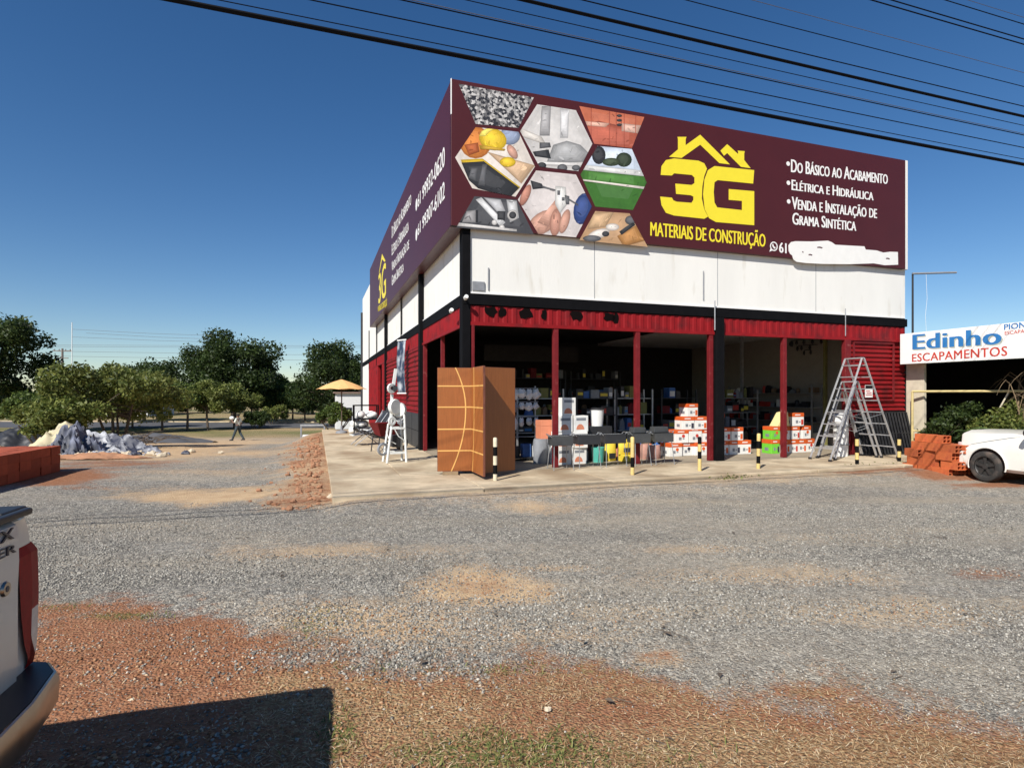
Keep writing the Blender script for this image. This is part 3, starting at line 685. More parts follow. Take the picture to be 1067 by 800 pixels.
L3 = [[(101, 258), (104, 225), (120, 203), (150, 197), (240, 205), (262, 215), (272, 235), (262, 262), (255, 300), (253, 345), (262, 385), (276, 412), (262, 420), (150, 408), (120, 398), (104, 370), (99, 338), (142, 342), (148, 352), (160, 357), (215, 361), (222, 350), (222, 338), (212, 333), (158, 328), (155, 290), (215, 295), (226, 288), (226, 268), (216, 258), (150, 252), (142, 260)],
      [(447, 240), (300, 225), (276, 240), (263, 275), (258, 330), (264, 385), (280, 418), (305, 432), (447, 444), (447, 318), (353, 310), (353, 350), (402, 354), (402, 388), (310, 378), (300, 360), (297, 320), (300, 285), (312, 277), (443, 290)]]
for P_ in L3:
    q = MB(); q.prism([fq(z2(*p)) for p in P_], FV - .006, FV - .001); q.build('logo_letter', M['sign_yellow'], sign)
for P_ in ([(132, 191), (165, 163), (165, 125), (163, 117), (196, 117), (193, 127), (193, 148), (247, 109), (357, 219), (318, 214), (247, 146), (178, 195)],
           [(322, 168), (347, 144), (388, 181), (388, 174), (386, 168), (412, 170), (410, 178), (410, 203), (434, 233), (398, 228), (347, 177), (335, 187)]):
    q = MB(); q.prism([fq(z2(*p)) for p in P_], FV - .0055, FV - .001); q.build('logo_roof', M['sign_yellow'], sign)

# hexagon pictures, each a set of flat printed shapes
def clip(poly, hexp):
    out = poly
    n = len(hexp); area = sum(hexp[i][0] * hexp[(i + 1) % n][1] - hexp[(i + 1) % n][0] * hexp[i][1] for i in range(n))
    hp = hexp if area > 0 else hexp[::-1]
    for i in range(n):
        a = hp[i]; b_ = hp[(i + 1) % n]; inp = out; out = []
        sd_ = lambda p: (b_[0] - a[0]) * (p[1] - a[1]) - (b_[1] - a[1]) * (p[0] - a[0])
        for k in range(len(inp)):
            p = inp[k]; c = inp[(k + 1) % len(inp)]; sp, sc = sd_(p), sd_(c)
            if sp >= 0: out.append(p)
            if (sp >= 0) != (sc >= 0):
                t = sp / (sp - sc); out.append((p[0] + (c[0] - p[0]) * t, p[1] + (c[1] - p[1]) * t))
        if not out: return []
    return out
PM = {}; MCOL = {}
def pm(c, v=.12, s=30, sec=None, f=.5, ss=20):
    k = (c, v, s, sec, f, ss)
    if k not in PM: PM[k] = mat('sign print', c, .5, var=max(v, .18), scale=4); MCOL[PM[k]] = c
    return PM[k]
def ellp(cx, cy, rx, ry, n=16, rot=0, a0=0, a1=6.2832):
    return [(cx + rx * math.cos(t) * math.cos(rot) - ry * math.sin(t) * math.sin(rot), cy + rx * math.cos(t) * math.sin(rot) + ry * math.sin(t) * math.cos(rot)) for t in [a0 + (a1 - a0) * k / n for k in range(n)]]
def inside(p, poly):
    r_ = False; n = len(poly)
    for i in range(n):
        (x0, y0), (x1, y1) = poly[i], poly[i - 1]
        if (y0 > p[1]) != (y1 > p[1]) and p[0] < (x1 - x0) * (p[1] - y0) / (y1 - y0) + x0: r_ = not r_
    return r_
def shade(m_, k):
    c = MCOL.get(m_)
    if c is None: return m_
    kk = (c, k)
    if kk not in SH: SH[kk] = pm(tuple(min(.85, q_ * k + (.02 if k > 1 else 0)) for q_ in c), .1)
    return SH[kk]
SH = {}
def detail(hexp, base, shapes, r_):
    out = []
    for poly, m_ in [(hexp, base)] + shapes:
        xs = [p[0] for p in poly]; ys = [p[1] for p in poly]; ar = (max(xs) - min(xs)) * (max(ys) - min(ys))
        out.append((poly, m_)) if poly is not hexp else None
        if m_ not in MCOL: continue
        cx_ = sum(xs) / len(xs); cy_ = sum(ys) / len(ys); ox, oy = (max(xs) - min(xs)) * -.10, (max(ys) - min(ys)) * -.14
        if poly is not hexp and ar > 150:
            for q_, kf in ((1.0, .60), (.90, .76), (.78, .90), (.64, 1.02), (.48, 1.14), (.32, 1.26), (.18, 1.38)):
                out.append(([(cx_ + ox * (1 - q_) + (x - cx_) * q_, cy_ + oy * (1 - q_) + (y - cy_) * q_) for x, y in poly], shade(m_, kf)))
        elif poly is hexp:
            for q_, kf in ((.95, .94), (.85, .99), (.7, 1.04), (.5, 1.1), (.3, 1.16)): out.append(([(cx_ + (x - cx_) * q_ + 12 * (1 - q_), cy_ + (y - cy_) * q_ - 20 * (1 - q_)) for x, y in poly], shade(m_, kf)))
        dirn = r_.uniform(0, 3.14); n = int(min(26, ar / 700)) + 2
        for k in range(n):
            c = (r_.uniform(min(xs), max(xs)), r_.uniform(min(ys), max(ys)))
            if not inside(c, poly): continue
            L = r_.uniform(4, 16) * min(1, ar / 4000 + .25); w_ = L * r_.uniform(.15, .35); a = dirn + r_.gauss(0, .5)
            e = ellp(c[0], c[1], L, w_, 7, a); e = [(x + r_.uniform(-2, 2), y + r_.uniform(-2, 2)) for x, y in e]
            if all(inside(q_, poly) for q_ in e): out.append((e, shade(m_, r_.choice((.5, .66, .8, .9, 1.1, 1.2, 1.35)))))
    return out
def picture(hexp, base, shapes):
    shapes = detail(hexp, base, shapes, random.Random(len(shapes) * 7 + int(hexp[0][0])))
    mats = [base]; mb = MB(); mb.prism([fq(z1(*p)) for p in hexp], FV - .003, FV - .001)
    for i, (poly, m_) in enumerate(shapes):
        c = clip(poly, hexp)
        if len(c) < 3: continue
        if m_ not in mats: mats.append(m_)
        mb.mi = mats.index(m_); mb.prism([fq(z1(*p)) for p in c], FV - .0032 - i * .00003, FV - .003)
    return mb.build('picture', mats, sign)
vor = bpy.data.materials.new('crushed stone print'); vor.use_nodes = True
n_ = vor.node_tree.nodes; l_ = vor.node_tree.links
t_ = n_.new('ShaderNodeTexVoronoi'); t_.inputs['Scale'].default_value = 22; tcx = n_.new('ShaderNodeTexCoord'); l_.new(tcx.outputs['Object'], t_.inputs['Vector'])
sc_ = n_.new('ShaderNodeSeparateColor'); l_.new(t_.outputs['Color'], sc_.inputs[0]); rp_ = n_.new('ShaderNodeValToRGB')
rp_.color_ramp.elements[0].color = (.02, .02, .025, 1); rp_.color_ramp.elements[1].color = (.60, .58, .56, 1); rp_.color_ramp.elements[0].position = .22; l_.new(sc_.outputs[0], rp_.inputs[0]); l_.new(rp_.outputs[0], n_['Principled BSDF'].inputs['Base Color'])
picture([(75, 32), (405, 92), (338, 225), (150, 208)], vor, [])
wht = pm((.66, .60, .54), .1, 4); ink = pm((.03, .03, .032), .3); yel = pm((.75, .50, .02), .1); orn = pm((.62, .20, .03), .25)
tan = pm((.55, .34, .20), .2); skn = pm((.55, .30, .22), .15, 12); gry = pm((.30, .29, .29), .3, 12); lgy = pm((.56, .54, .52), .15, 6); dgy = pm((.10, .10, .105), .3, 9)
H2 = [(60, 355), (150, 222), (338, 243), (410, 395), (325, 527), (135, 490)]
picture(H2, wht, [(ellp(150, 290, 70, 70), orn), (ellp(300, 260, 45, 40), pm((.25, .30, .42), .2)), ([(200, 330), (410, 390), (350, 470)], pm((.62, .42, .26), .15)), (ellp(225, 275, 62, 48, rot=.3), yel), ([(165, 262), (175, 240), (200, 228), (240, 226), (215, 240), (190, 262)], pm((.80, .66, .12), .05)), ([(100, 300), (160, 290), (165, 330), (120, 345)], pm((.42, .10, .02), .2)), ([(165, 300), (280, 318), (275, 326), (170, 318)], pm((.5, .30, .02), .1)),
      ([(85, 365), (180, 360), (345, 485), (330, 500), (90, 385)], yel), ([(88, 378), (185, 372), (340, 488), (300, 530), (160, 490), (120, 455)], ink), (ellp(310, 330, 35, 18, rot=1.0), skn), (ellp(290, 375, 35, 22), yel), ([(130, 400), (160, 400), (150, 460), (118, 445)], dgy), ([(180, 385), (200, 385), (190, 480), (160, 478)], dgy)])
H3 = [(345, 240), (420, 122), (590, 148), (662, 295), (600, 415), (430, 395)]
picture(H3, lgy, [([(440, 130), (480, 130), (475, 260), (430, 260)], pm((.36, .35, .35), .2, 3)), ([(520, 140), (560, 145), (555, 270), (520, 270)], pm((.66, .65, .65), .1, 3)), ([(345, 225), (440, 265), (460, 300), (345, 262)], pm((.62, .58, .53), .1)), ([(460, 380), (490, 300), (550, 282), (610, 300), (650, 340), (620, 375)], pm((.36, .36, .36), .35, 25)),
      ([(400, 330), (470, 320), (480, 360), (410, 350)], ink), ([(350, 370), (660, 380), (660, 395), (350, 385)], pm((.62, .60, .58), .1)), (ellp(440, 390, 20, 14), ink), (ellp(530, 400, 22, 16), dgy), (ellp(590, 400, 18, 12), dgy), ([(430, 290), (475, 290), (480, 310), (430, 315)], dgy)])
bk1 = pm((.50, .14, .07), .2, 8); bk2 = pm((.36, .075, .04), .2, 8)
picture([(605, 130), (890, 178), (835, 315), (670, 295)], bk1, [([(600, 210), (690, 195), (890, 240), (890, 330), (600, 330)], pm((.42, .10, .055), .2, 8)), ([(625, 195), (740, 205), (720, 222), (630, 215)], pm((.62, .36, .27), .2)), ([(790, 205), (880, 215), (860, 250), (790, 240)], pm((.60, .38, .30), .35, 40))]
        + [([(x, 130), (x + 3, 130), (x + 3, 330), (x, 330)], bk2) for x in (655, 735, 765, 800, 850)] + [(ellp(780, 172 + k * 20, 12, 6, 8), ink) for k in range(3)])
H5 = [(610, 430), (685, 305), (835, 318), (900, 465), (840, 585), (675, 570)]
gr1 = pm((.045, .15, .02), .25, 20); 
picture(H5, gr1, [([(600, 300), (910, 300), (910, 440), (600, 405)], pm((.55, .62, .72), .1, 3)), (ellp(690, 345, 30, 40), ink), (ellp(800, 365, 35, 32), pm((.03, .045, .02), .3)), (ellp(745, 375, 40, 18), pm((.05, .07, .03), .3)), ([(600, 385), (910, 415), (910, 440), (600, 408)], pm((.60, .60, .58), .2, 30)), ([(600, 408), (910, 440), (910, 490), (600, 460)], pm((.06, .19, .025), .2, 20)), ([(600, 448), (910, 486), (910, 497), (600, 455)], wht)])
H6 = [(335, 540), (415, 412), (590, 430), (660, 570), (590, 705), (425, 690)]
picture(H6, pm((.60, .55, .53), .06, 3), [([(390, 455), (440, 470), (450, 490), (400, 495)], ink), ([(440, 478), (515, 500), (514, 506), (440, 488)], dgy), (ellp(620, 580, 40, 70, rot=.2), pm((.03, .06, .20), .2)), ([(520, 510), (600, 560), (600, 568), (520, 520)], dgy), (ellp(445, 640, 75, 45, rot=-.6), skn), ([(395, 690), (420, 650), (470, 600), (500, 560), (512, 575), (480, 640), (450, 690)], skn), ([(420, 640), (500, 540), (520, 560), (470, 660)], skn), (ellp(500, 640, 25, 60, rot=.1), pm((.50, .25, .18), .15, 12)), (ellp(540, 635, 20, 55, rot=.3), skn), (ellp(368, 520, 18, 50, rot=.4), pm((.45, .20, .14), .15)), ([(500, 480), (545, 485), (550, 560), (520, 600), (498, 560)], pm((.70, .69, .66), .05)), ([(508, 500), (520, 500), (520, 520), (508, 520)], dgy), ([(528, 530), (540, 530), (540, 545), (528, 545)], dgy), ([(540, 520), (560, 525), (560, 560), (545, 560)], dgy)])
H7 = [(145, 525), (330, 540), (405, 692), (65, 662)]
picture(H7, pm((.06, .06, .065), .3), [([(70, 600), (160, 585), (160, 640), (70, 640)], ink), ([(110, 590), (150, 585), (150, 640), (90, 640)], gry), ([(150, 540), (175, 530), (280, 640), (260, 660)], pm((.66, .66, .66), .1)), ([(185, 530), (260, 540), (280, 590), (250, 600)], pm((.45, .45, .46), .15)), ([(245, 590), (280, 592), (278, 630), (245, 628)], ink), ([(285, 540), (330, 545), (340, 620), (300, 640)], pm((.50, .50, .50), .1)), (ellp(312, 608, 24, 24), lgy), (ellp(312, 608, 16, 16), ink), (ellp(232, 640, 12, 12), lgy), (ellp(265, 662, 12, 12), lgy), ([(65, 640), (200, 655), (330, 670), (330, 680), (65, 655)], lgy)])
H8 = [(675, 590), (825, 600), (905, 747), (605, 717)]
picture(H8, pm((.46, .28, .15), .25, 10), [([(660, 600), (760, 590), (720, 660), (640, 670)], pm((.55, .36, .20), .15)), (ellp(690, 690, 50, 20, rot=-.3), wht), (ellp(750, 660, 30, 16), wht), (ellp(660, 710, 40, 14), dgy), (ellp(720, 690, 16, 12), ink), ([(770, 700), (860, 650), (890, 720), (800, 745)], pm((.42, .20, .06), .2, 40)), (ellp(830, 630, 25, 20), dgy), ([(780, 680), (840, 640), (850, 650), (790, 695)], ink)])

# ------------------------------------------------------------------ SIDE SIGN
SU = -.30
ssign = thing('side_sign', 'long maroon shop sign with white phone numbers along the shaded side wall', 'sign', C0, ANG)
q = MB(); q.box(SU, -.005, FV + .02, 18.2, 5.05, 7.93); q.build('panel', M['maroon'], ssign, bevel=.006)
fS = lambda a, z, t: (SU - t - .001, a, z)
def z3(zx, zy): return (385 + zx * .2625, 130 + zy * .2625)
def sline(txt, l, lt, lb, r, rt, rb, m_, sc=False, name='lettering'):
    a0, zb0 = side(*z3(l, lb), SU); _, zt0 = side(*z3(l, lt), SU); a1, zb1 = side(*z3(r, rb), SU); _, zt1 = side(*z3(r, rt), SU)
    return lettering(txt, a0, a1, zb0, zb1, zt0 - zb0, fS, m_, ssign, .03, sc, h1=zt1 - zb1, name=name)
sline('61 99932-0620', 192, 283, 330, 300, 82, 160, M['sign_white']); sline('61 99307-6102', 192, 400, 442, 300, 220, 290, M['sign_white'])
for k, (zx, zy) in enumerate(((187, 318), (187, 437))):
    a, z = side(*z3(zx, zy), SU); q = MB(); q.add([fS(a + .14 * math.cos(t), z + .16 * math.sin(t), .004) for t in [j * .524 for j in range(12)]], [tuple(range(12))]); q.build('phone_icon', M['sign_white'], ssign)
for t_, r_, rt, rb, lt, lb in (('Do Básico ao Acabamento', 166, 265, 315, 405, 452), ('Elétrica e Hidráulica', 156, 375, 420, 478, 520), ('Venda e Instalação de', 158, 448, 490, 545, 582), ('Grama Sintética', 136, 542, 580, 600, 640)):
    sline(t_, 89, lt, lb, r_, rt, rb, M['sign_white'], True)
sline('3G', 36, 600, 712, 66, 540, 678, M['sign_yellow'], name='logo_letter'); sline('MATERIAIS DE CONSTRUÇÃO', 34, 722, 742, 70, 690, 718, M['sign_yellow'])
a0, zA = side(*z3(38, 590), SU); a1, _ = side(*z3(64, 540), SU)
q = MB(); am = (a0 + a1) / 2; q.add([fS(*p, .005) for p in ((a0, zA), (am, zA + .55), (a1, zA), (a1 + .25, zA), (am, zA + .33), (a0 - .25, zA))], [(0, 1, 4, 5), (1, 2, 3, 4)]); q.build('logo_roof', M['sign_yellow'], ssign)

# narrow hanging banner on the long side
bn = thing('wall_banner', 'narrow curved vertical banner with photo print on the red side wall', 'banner', B(-.22, 7.3, 0), ANG + R(30)); bn.scale = (.55, .55, 1)
q = MB()
rows = []
for i in range(17):
    z = 1.75 + i * .105; rows.append([(-.02 - .10 * math.sin(i / 16 * math.pi) - .03 * math.cos(j * 1.2), -.38 + j * .19, z) for j in range(5)])
q.grid(rows); o = q.build('print', M['banner_print'], bn, smooth=True); sm_ = o.modifiers.new('thick', 'SOLIDIFY'); sm_.thickness = .006
for z in (1.74, 3.44):
    q = MB(); q.tube((-.04, -.42, z), (-.04, .42, z), .022); q.build('rod', M['white_plastic'], bn)

# ------------------------------------------------------------------ DOORS
def door(p, q_, label, curve, flip=False):
    p = Vector(p); q_ = Vector(q_); L = (q_ - p).length; rz = math.atan2(q_.y - p.y, q_.x - p.x)
    t = thing('wooden_door', label, 'door', (p.x, p.y, FL + .055), rz, 'brown doors standing on the pavement')
    H = 2.02
    mb = MB(); mb.box(0.006, L - .006, -.018, .018, .006, H - .006); mb.build('leaf', M['wood'], t)
    mb = MB()
    for a in ((0, .006), (L - .006, L)): mb.box(a[0], a[1], -.0185, .0185, 0, H)
    for a in ((0, .006), (H - .006, H)): mb.box(.006, L - .006, -.0185, .0185, a[0], a[1])
    mb.build('edge_band', M['wood_edge'], t)
    mb = MB(); s = -1 if not flip else 1
    y0, y1 = sorted((s * .0185, s * .0215))
    for z in (.40, .82, 1.25, 1.66): mb.box(.006, L - .006, y0, y1, z - .012, z + .012)
    y0, y1 = sorted((s * .0185, s * .022))
    if curve:
        pts = [(curve[0] - (curve[1] if k / 20 > .6 else curve[2]) * ((k / 20 - .6) / (.4 if k / 20 > .6 else .6)) ** 2, k / 20 * H) for k in range(21)]
        for k in range(20):
            (a, z), (b, zz) = pts[k], pts[k + 1]
            a, b = min(max(a, .02), L - .02), min(max(b, .02), L - .02)
            mb.prism([(a - .012, z), (a + .012, z), (b + .012, zz), (b - .012, zz)], y0, y1)
    mb.build('inlay_strip', M['inlay'], t)
    return t
dA, dB, dC, dD = (-1.455, 11.22), (-.79, 11.30), (-.505, 10.47), (.05, 11.42)
door(dA, dB, 'brown wooden door facing the lot, a pale curved line across its four horizontal strips', (.55, .20, .28))
door((-.782, 11.275), dC, 'narrow looking brown door leaf angled towards the camera beside the curved line door', (.22, .02, .12))
door((-.605, 10.87), dD, 'brown door leaf at right of the group, half lit and half in dark shadow', None, True)
q = MB(); q.box(-.05, .25, -.1, .1, 0, .052)
tag(q.build('wood_block', M['straw_leaf'], loc=(-1.3, 11.2, FL + .002), rz=.1), 'flat wood block under the brown door', 'wood block')

# ------------------------------------------------------------------ BOLLARDS
def bollard(px, v, h, label, tones, tilt=0):
    u = pu(px, v); p = B(u, v, .10)
    t = thing('bollard', label, 'bollard', p, 0, 'striped bollards along the pavement edge'); t.rotation_euler = (0, R(tilt), 0)
    n = len(tones)
    for k, c in enumerate(tones):
        mb = MB(); z0, z1 = h * k / n, h * (k + 1) / n
        pr = [(.038, z0), (.038, z1 if k < n - 1 else z1 - .015)]
        if k == n - 1: pr += [(.03, h), (0, h + .006)]
        mb.lathe(pr, 14); mb.build('stripe', {'y': M['bollard_yellow'], 'b': M['black_paint'], 'w': M['bollard_white']}[c], t, smooth=True)
    return t
bollard(516, -1.33, .82, 'worn cream and black bollard in front of the brown doors', 'wbwbw')
bollard(659, -1.5, .78, 'yellow and black bollard in front of the grey grills', 'ybyy')
bollard(729, -1.42, .74, 'yellow and black bollard in front of the orange and white carton pyramid', 'yybyb')
bollard(790, -1.5, .78, 'cream and black bollard between the black column and the green cartons', 'ybyby', 1)
bollard(893, -1.6, .76, 'black bollard with yellow bands under the step ladders', 'bybyb')
bollard(937, -1.5, .70, 'black and yellow bollard beside the stacked orange bricks', 'bybyb')
q = MB()
for k in range(9):
    a = rnd.uniform(0, 6.28); r_ = rnd.uniform(.08, .24); s_ = rnd.uniform(.03, .075)
    q.lathe([(0, 0), (s_, .005), (s_ * .8, s_ * .5), (0, s_ * .7)], 6, c=(math.cos(a) * r_, math.sin(a) * r_, 0))
p = B(pu(516, -1.33), -1.33, .10); tag(q.build('rubble_ring', M['rock'], loc=p), 'broken concrete pieces round the foot of the cream bollard', 'rubble')

# ------------------------------------------------------------------ CARTONS
def carton(u, v, z, w_, d, h, label, group, body='white_card', top='orange_card', rot=0.0, mark=True, cap=.30, name='carton'):
    t = thing(name, label, 'carton', B(u, v, z), ANG + rot, group)
    mb = MB(); mb.box(-w_ / 2, w_ / 2, -d / 2, d / 2, 0, h * (1 - cap)); mb.build('body', M[body], t, bevel=.006)
    mb = MB(); mb.box(-w_ / 2 - .004, w_ / 2 + .004, -d / 2 - .004, d / 2 + .004, h * (1 - cap), h - .002); mb.build('top_band', M[top], t, bevel=.006)
    if mark:
        mb = MB(); mb.box(-w_ * .22, -w_ * .02, -d / 2 - .003, -d / 2 - .0006, h * .22, h * .44); mb.box(w_ * .06, w_ * .2, -d / 2 - .003, -d / 2 - .0006, h * .28, h * .36)
        mb.box(-w_ / 2 - .003, -w_ / 2 - .0006, -d * .2, d * .2, h * .2, h * .42)
        mb.build('print', M['grey_print'], t)
        yb = (-d / 2 - .0028, -d / 2 - .0007); mb = MB(); k_ = rnd.random()
        if k_ < .5: mb.prism([(w_ * .12 + .045 * math.cos(a_), h * .52 + .045 * math.sin(a_)) for a_ in [j_ * .5236 for j_ in range(12)]], *yb)
        else: mb.box(w_ * .25, w_ * .45, *yb, h * .1, h * .5)
        mb.build('emblem', M[rnd.choice(('orange_card', 'sign_red', 'badge'))], t)
        mb = MB(); mb.box(-w_ * .3, w_ * .18, -d / 2 - .0062, -d / 2 - .0046, h * (1 - cap * .62), h * (1 - cap * .38)); mb.build('lettering_strip', M['paper'], t)
        mb = MB(); mb.box(-.025, .025, -d / 2 + .01, d / 2 - .01, h - .0015, h + .0008); mb.build('tape', M['brown_card'], t)
    return t
G = 'orange and white cartons stacked as a pyramid'
v0 = 1.25; u0 = pu(718, v0); hh = .33; ww = .37
rows = [(-.60, 'leftmost carton in the bottom row of the orange and white pyramid'), (-.20, 'second carton from left in the bottom row of the orange and white pyramid'), (.20, 'third carton from left in the bottom row of the orange and white pyramid'), (.60, 'rightmost carton in the bottom row of the orange and white pyramid')]
for du, lb in rows: carton(u0 + du + .05, v0 + rnd.uniform(-.04, .04), FL + .001, .385, .36, hh, lb, G, rot=rnd.uniform(-.1, .1))
for du, lb in ((-.38, 'left carton of the second row in the orange and white pyramid'), (.02, 'middle carton of the second row in the orange and white pyramid'), (.42, 'right carton of the second row in the orange and white pyramid')): carton(u0 + du + .05, v0 + rnd.uniform(-.03, .03), FL + hh + .001, .385, .36, hh, lb, G, rot=rnd.uniform(-.08, .08), cap=.3 if du != .02 else .12)
for du, lb in ((-.16, 'left carton of the pair just below the top of the pyramid'), (.22, 'right carton of the pair just below the top of the pyramid')): carton(u0 + du + .02, v0, FL + 2 * hh + .001, .36, .34, hh, lb, G, rot=rnd.uniform(-.05, .05))
carton(u0 - .02, v0, FL + 3 * hh + .001, .34, .32, hh, 'single carton on top of the orange and white pyramid', G, rot=.06)
G = 'orange and grey cartons right of the black column'
v0 = 1.15; u0 = pu(757, v0)
for du, lb in ((-.25, 'left carton in the bottom row right of the black column'), (.12, 'middle carton in the bottom row right of the black column'), (.46, 'rightmost carton in the bottom row right of the black column')): carton(u0 + du, v0, FL + .001, .35, .35, .36, lb, G, 'white_card', rot=rnd.uniform(-.05, .05))
for du, lb in ((-.2, 'left carton of the second layer right of the black column'), (.2, 'right carton of the second layer right of the black column')): carton(u0 + du, v0, FL + .361, .37, .35, .34, lb, G, 'white_card')
carton(u0 - .26, v0, FL + .701, .22, .22, .36, 'slim white carton with orange lid on top, beside the black column', G)
G = 'cartons stacked around the red column near the ladders'
v0 = .95; u0 = pu(797, v0) + .16
carton(u0 + .03, v0, FL + .001, .27, .34, .37, 'bright green carton with orange top at the bottom of the stack', G, 'green_card')
carton(u0 + .05, v0, FL + .371, .26, .33, .34, 'bright green carton with orange top on the second layer', G, 'green_card')
for k, (du, n_) in enumerate(((.36, 'second'), (.66, 'third'), (.96, 'fourth'), (1.27, 'rightmost'))): carton(u0 + du, v0 + .02 * k, FL + .001, .29, .33, .36, 'white carton with orange top, %s in the bottom row with the green carton' % n_, G, cap=.36)
for k, (du, n_) in enumerate(((.36, 'just right of the upper green carton'), (.72, 'right of the red column'), (1.12, 'at the right end'))): carton(u0 + du, v0 + .02 * k, FL + .361, .29, .33, .35, 'white carton with orange top on the second layer, %s' % n_, G, cap=.33)
carton(u0 + .80, v0, FL + .711, .38, .32, .35, 'carton with orange top, highest of the stack right of the red column', G, cap=.3)
q = MB(); q.prism([(-.22, 0), (.2, 0), (.14, .38), (.02, .36)], -.14, .14)
tag(q.build('leaning_board', M['pale_yellow'], loc=B(u0 + .33, v0, FL + .712), rz=ANG, bevel=.008), 'pale yellow wedge shaped pack on the green and white cartons', 'pack')
# white boxes with a peach picture
G = 'white boxes with red picture stacked beside the red column'
v0 = .55; uL = pu(592, v0)
def picbox(u, v, z, w_, d, h, label, rot=0):
    t = thing('picture_box', label, 'box', B(u, v, z), ANG + rot, G)
    mb = MB(); mb.box(-w_ / 2, w_ / 2, -d / 2, d / 2, 0, h - .002); mb.build('body', M['white_card'], t, bevel=.006)
    mb = MB(); mb.prism([(-.02 + .10 * math.cos(a), .05 + .12 * math.sin(a)) for a in [k * math.pi / 10 for k in range(11)]], -d / 2 - .003, -d / 2 - .0006); mb.build('picture', M['peach_print'], t)
    mb = MB(); mb.box(-.12, .12, -d / 2 - .003, -d / 2 - .0006, h - .11, h - .05); mb.build('print', M['grey_print'], t)
n4 = ('bottom', 'second', 'third')
for r_ in range(3):
    for k in range(2): picbox(uL - .19 + k * .39 + (0.02 * r_), v0 + rnd.uniform(-.02, .02), FL + .36 * r_ + .001, .36, .34, .36, '%s box of the %s layer in the white red pictured stack' % (('left', 'right')[k], n4[r_]), rnd.uniform(-.06, .06))
picbox(uL - .06, v0, FL + 1.081, .34, .32, .40, 'single topmost box of the white red pictured stack', .05)
carton(pu(569, .9), .9, FL + .55, .38, .34, .42, 'peach orange carton just left of the first red column', None, 'peach_print', 'peach_print', mark=False)
carton(pu(569, .9), .9, FL + .001, .42, .38, .55, 'dark carton under the peach orange carton', None, 'grey_print', 'grey_print', mark=False)
# buckets and bags under the grills
def bucket(px, v, r_, h, m, label, z=FL, lid=True):
    t = thing('bucket', label, 'bucket', B(pu(px, v), v, z + .001), ANG)
    mb = MB(); mb.lathe([(0, 0), (r_ * .82, 0), (r_, h), (r_ * .94, h), (r_ * .8, .03)], 20); mb.build('body', M[m], t, smooth=True)
    mb = MB(); mb.path([(r_ * math.cos(a), 0, h * .9 - .1 * h * 0 + r_ * .8 * -math.sin(a) * .6) for a in [math.pi * k / 12 for k in range(13)]], .005, 5); mb.build('handle', M['steel'], t)
    if lid: mb = MB(); mb.lathe([(0, h + .012), (r_ * 1.06, h + .012), (r_ * 1.06, h - .03), (r_, h - .03)], 20); mb.build('lid', M['black_plastic'], t, smooth=True)
    return t
bucket(623, .6, .16, .34, 'teal', 'teal green bucket on the floor under the grills', lid=False)
bucket(606, .8, .14, .40, 'white_plastic', 'white bucket on the floor left of the teal bucket', lid=False)
q = MB(); q.box(-.3, .3, -.2, .2, 0, .80); tag(q.build('display_plinth', M['dark_steel'], loc=B(pu(622, 1.1), 1.1, FL + .001), rz=ANG, bevel=.01), 'dark block carrying the white bucket behind the grills', 'block')
bucket(622, 1.1, .17, .42, 'white_plastic', 'white bucket with black lid raised behind the second grill', FL + .80)
def bag(px, v, w_, h, d, m, label, z=FL, mk=None):
    t = thing('bag', label, 'bag', B(pu(px, v), v, z + .002), ANG + rnd.uniform(-.1, .1))
    mb = MB(); P = []
    for i in range(9):
        zz = h * i / 8; k = math.sin(math.pi * (.12 + .76 * i / 8)) ** .5
        P.append([(w_ / 2 * math.cos(a) * (.9 + .1 * k) * (1 + .05 * math.sin(3 * a + i)), d / 2 * math.sin(a) * k, zz) for a in [2 * math.pi * j / 16 for j in range(17)]])
    mb.grid(P); mb.face(P[-1][:-1]); mb.face(P[0][:-1]); mb.build('body', M[m], t, smooth=True)
    if mk: mb = MB(); mb.box(-w_ * .3, w_ * .3, -d * .505, -d * .49, h * .15, h * .45); mb.build('print', M[mk], t)
    return t
bag(636, .7, .28, .42, .2, 'yellow_card', 'yellow bag with dark print under the third grill', mk='black_plastic')
bag(652, .6, .40, .34, .22, 'yellow_card', 'wide yellow bag with black lettering beside the second red column', z=FL + .16, mk='badge')
q = MB(); q.box(-.2, .2, -.13, .13, 0, .155); tag(q.build('yellow_tray', M['yellow_card'], loc=B(pu(655, .55), .55, FL + .001), rz=ANG, bevel=.01), 'low yellow crate under the wide yellow bag', 'crate')
bag(672, .8, .24, .36, .22, 'pink', 'dusty pink sack right of the second red column')
bag(682, .75, .30, .33, .24, 'pink', 'wider dusty pink sack under the rightmost grill')
bag(563, .75, .34, .55, .3, 'grey_print', 'grey bulging sack left of the first red column')
bag(742, .9, .22, .24, .2, 'black_plastic', 'small black bag at the foot of the black column')
bag(553, 1.6, .22, .18, .18, 'white_plastic', 'white packet on the floor under the display rack')

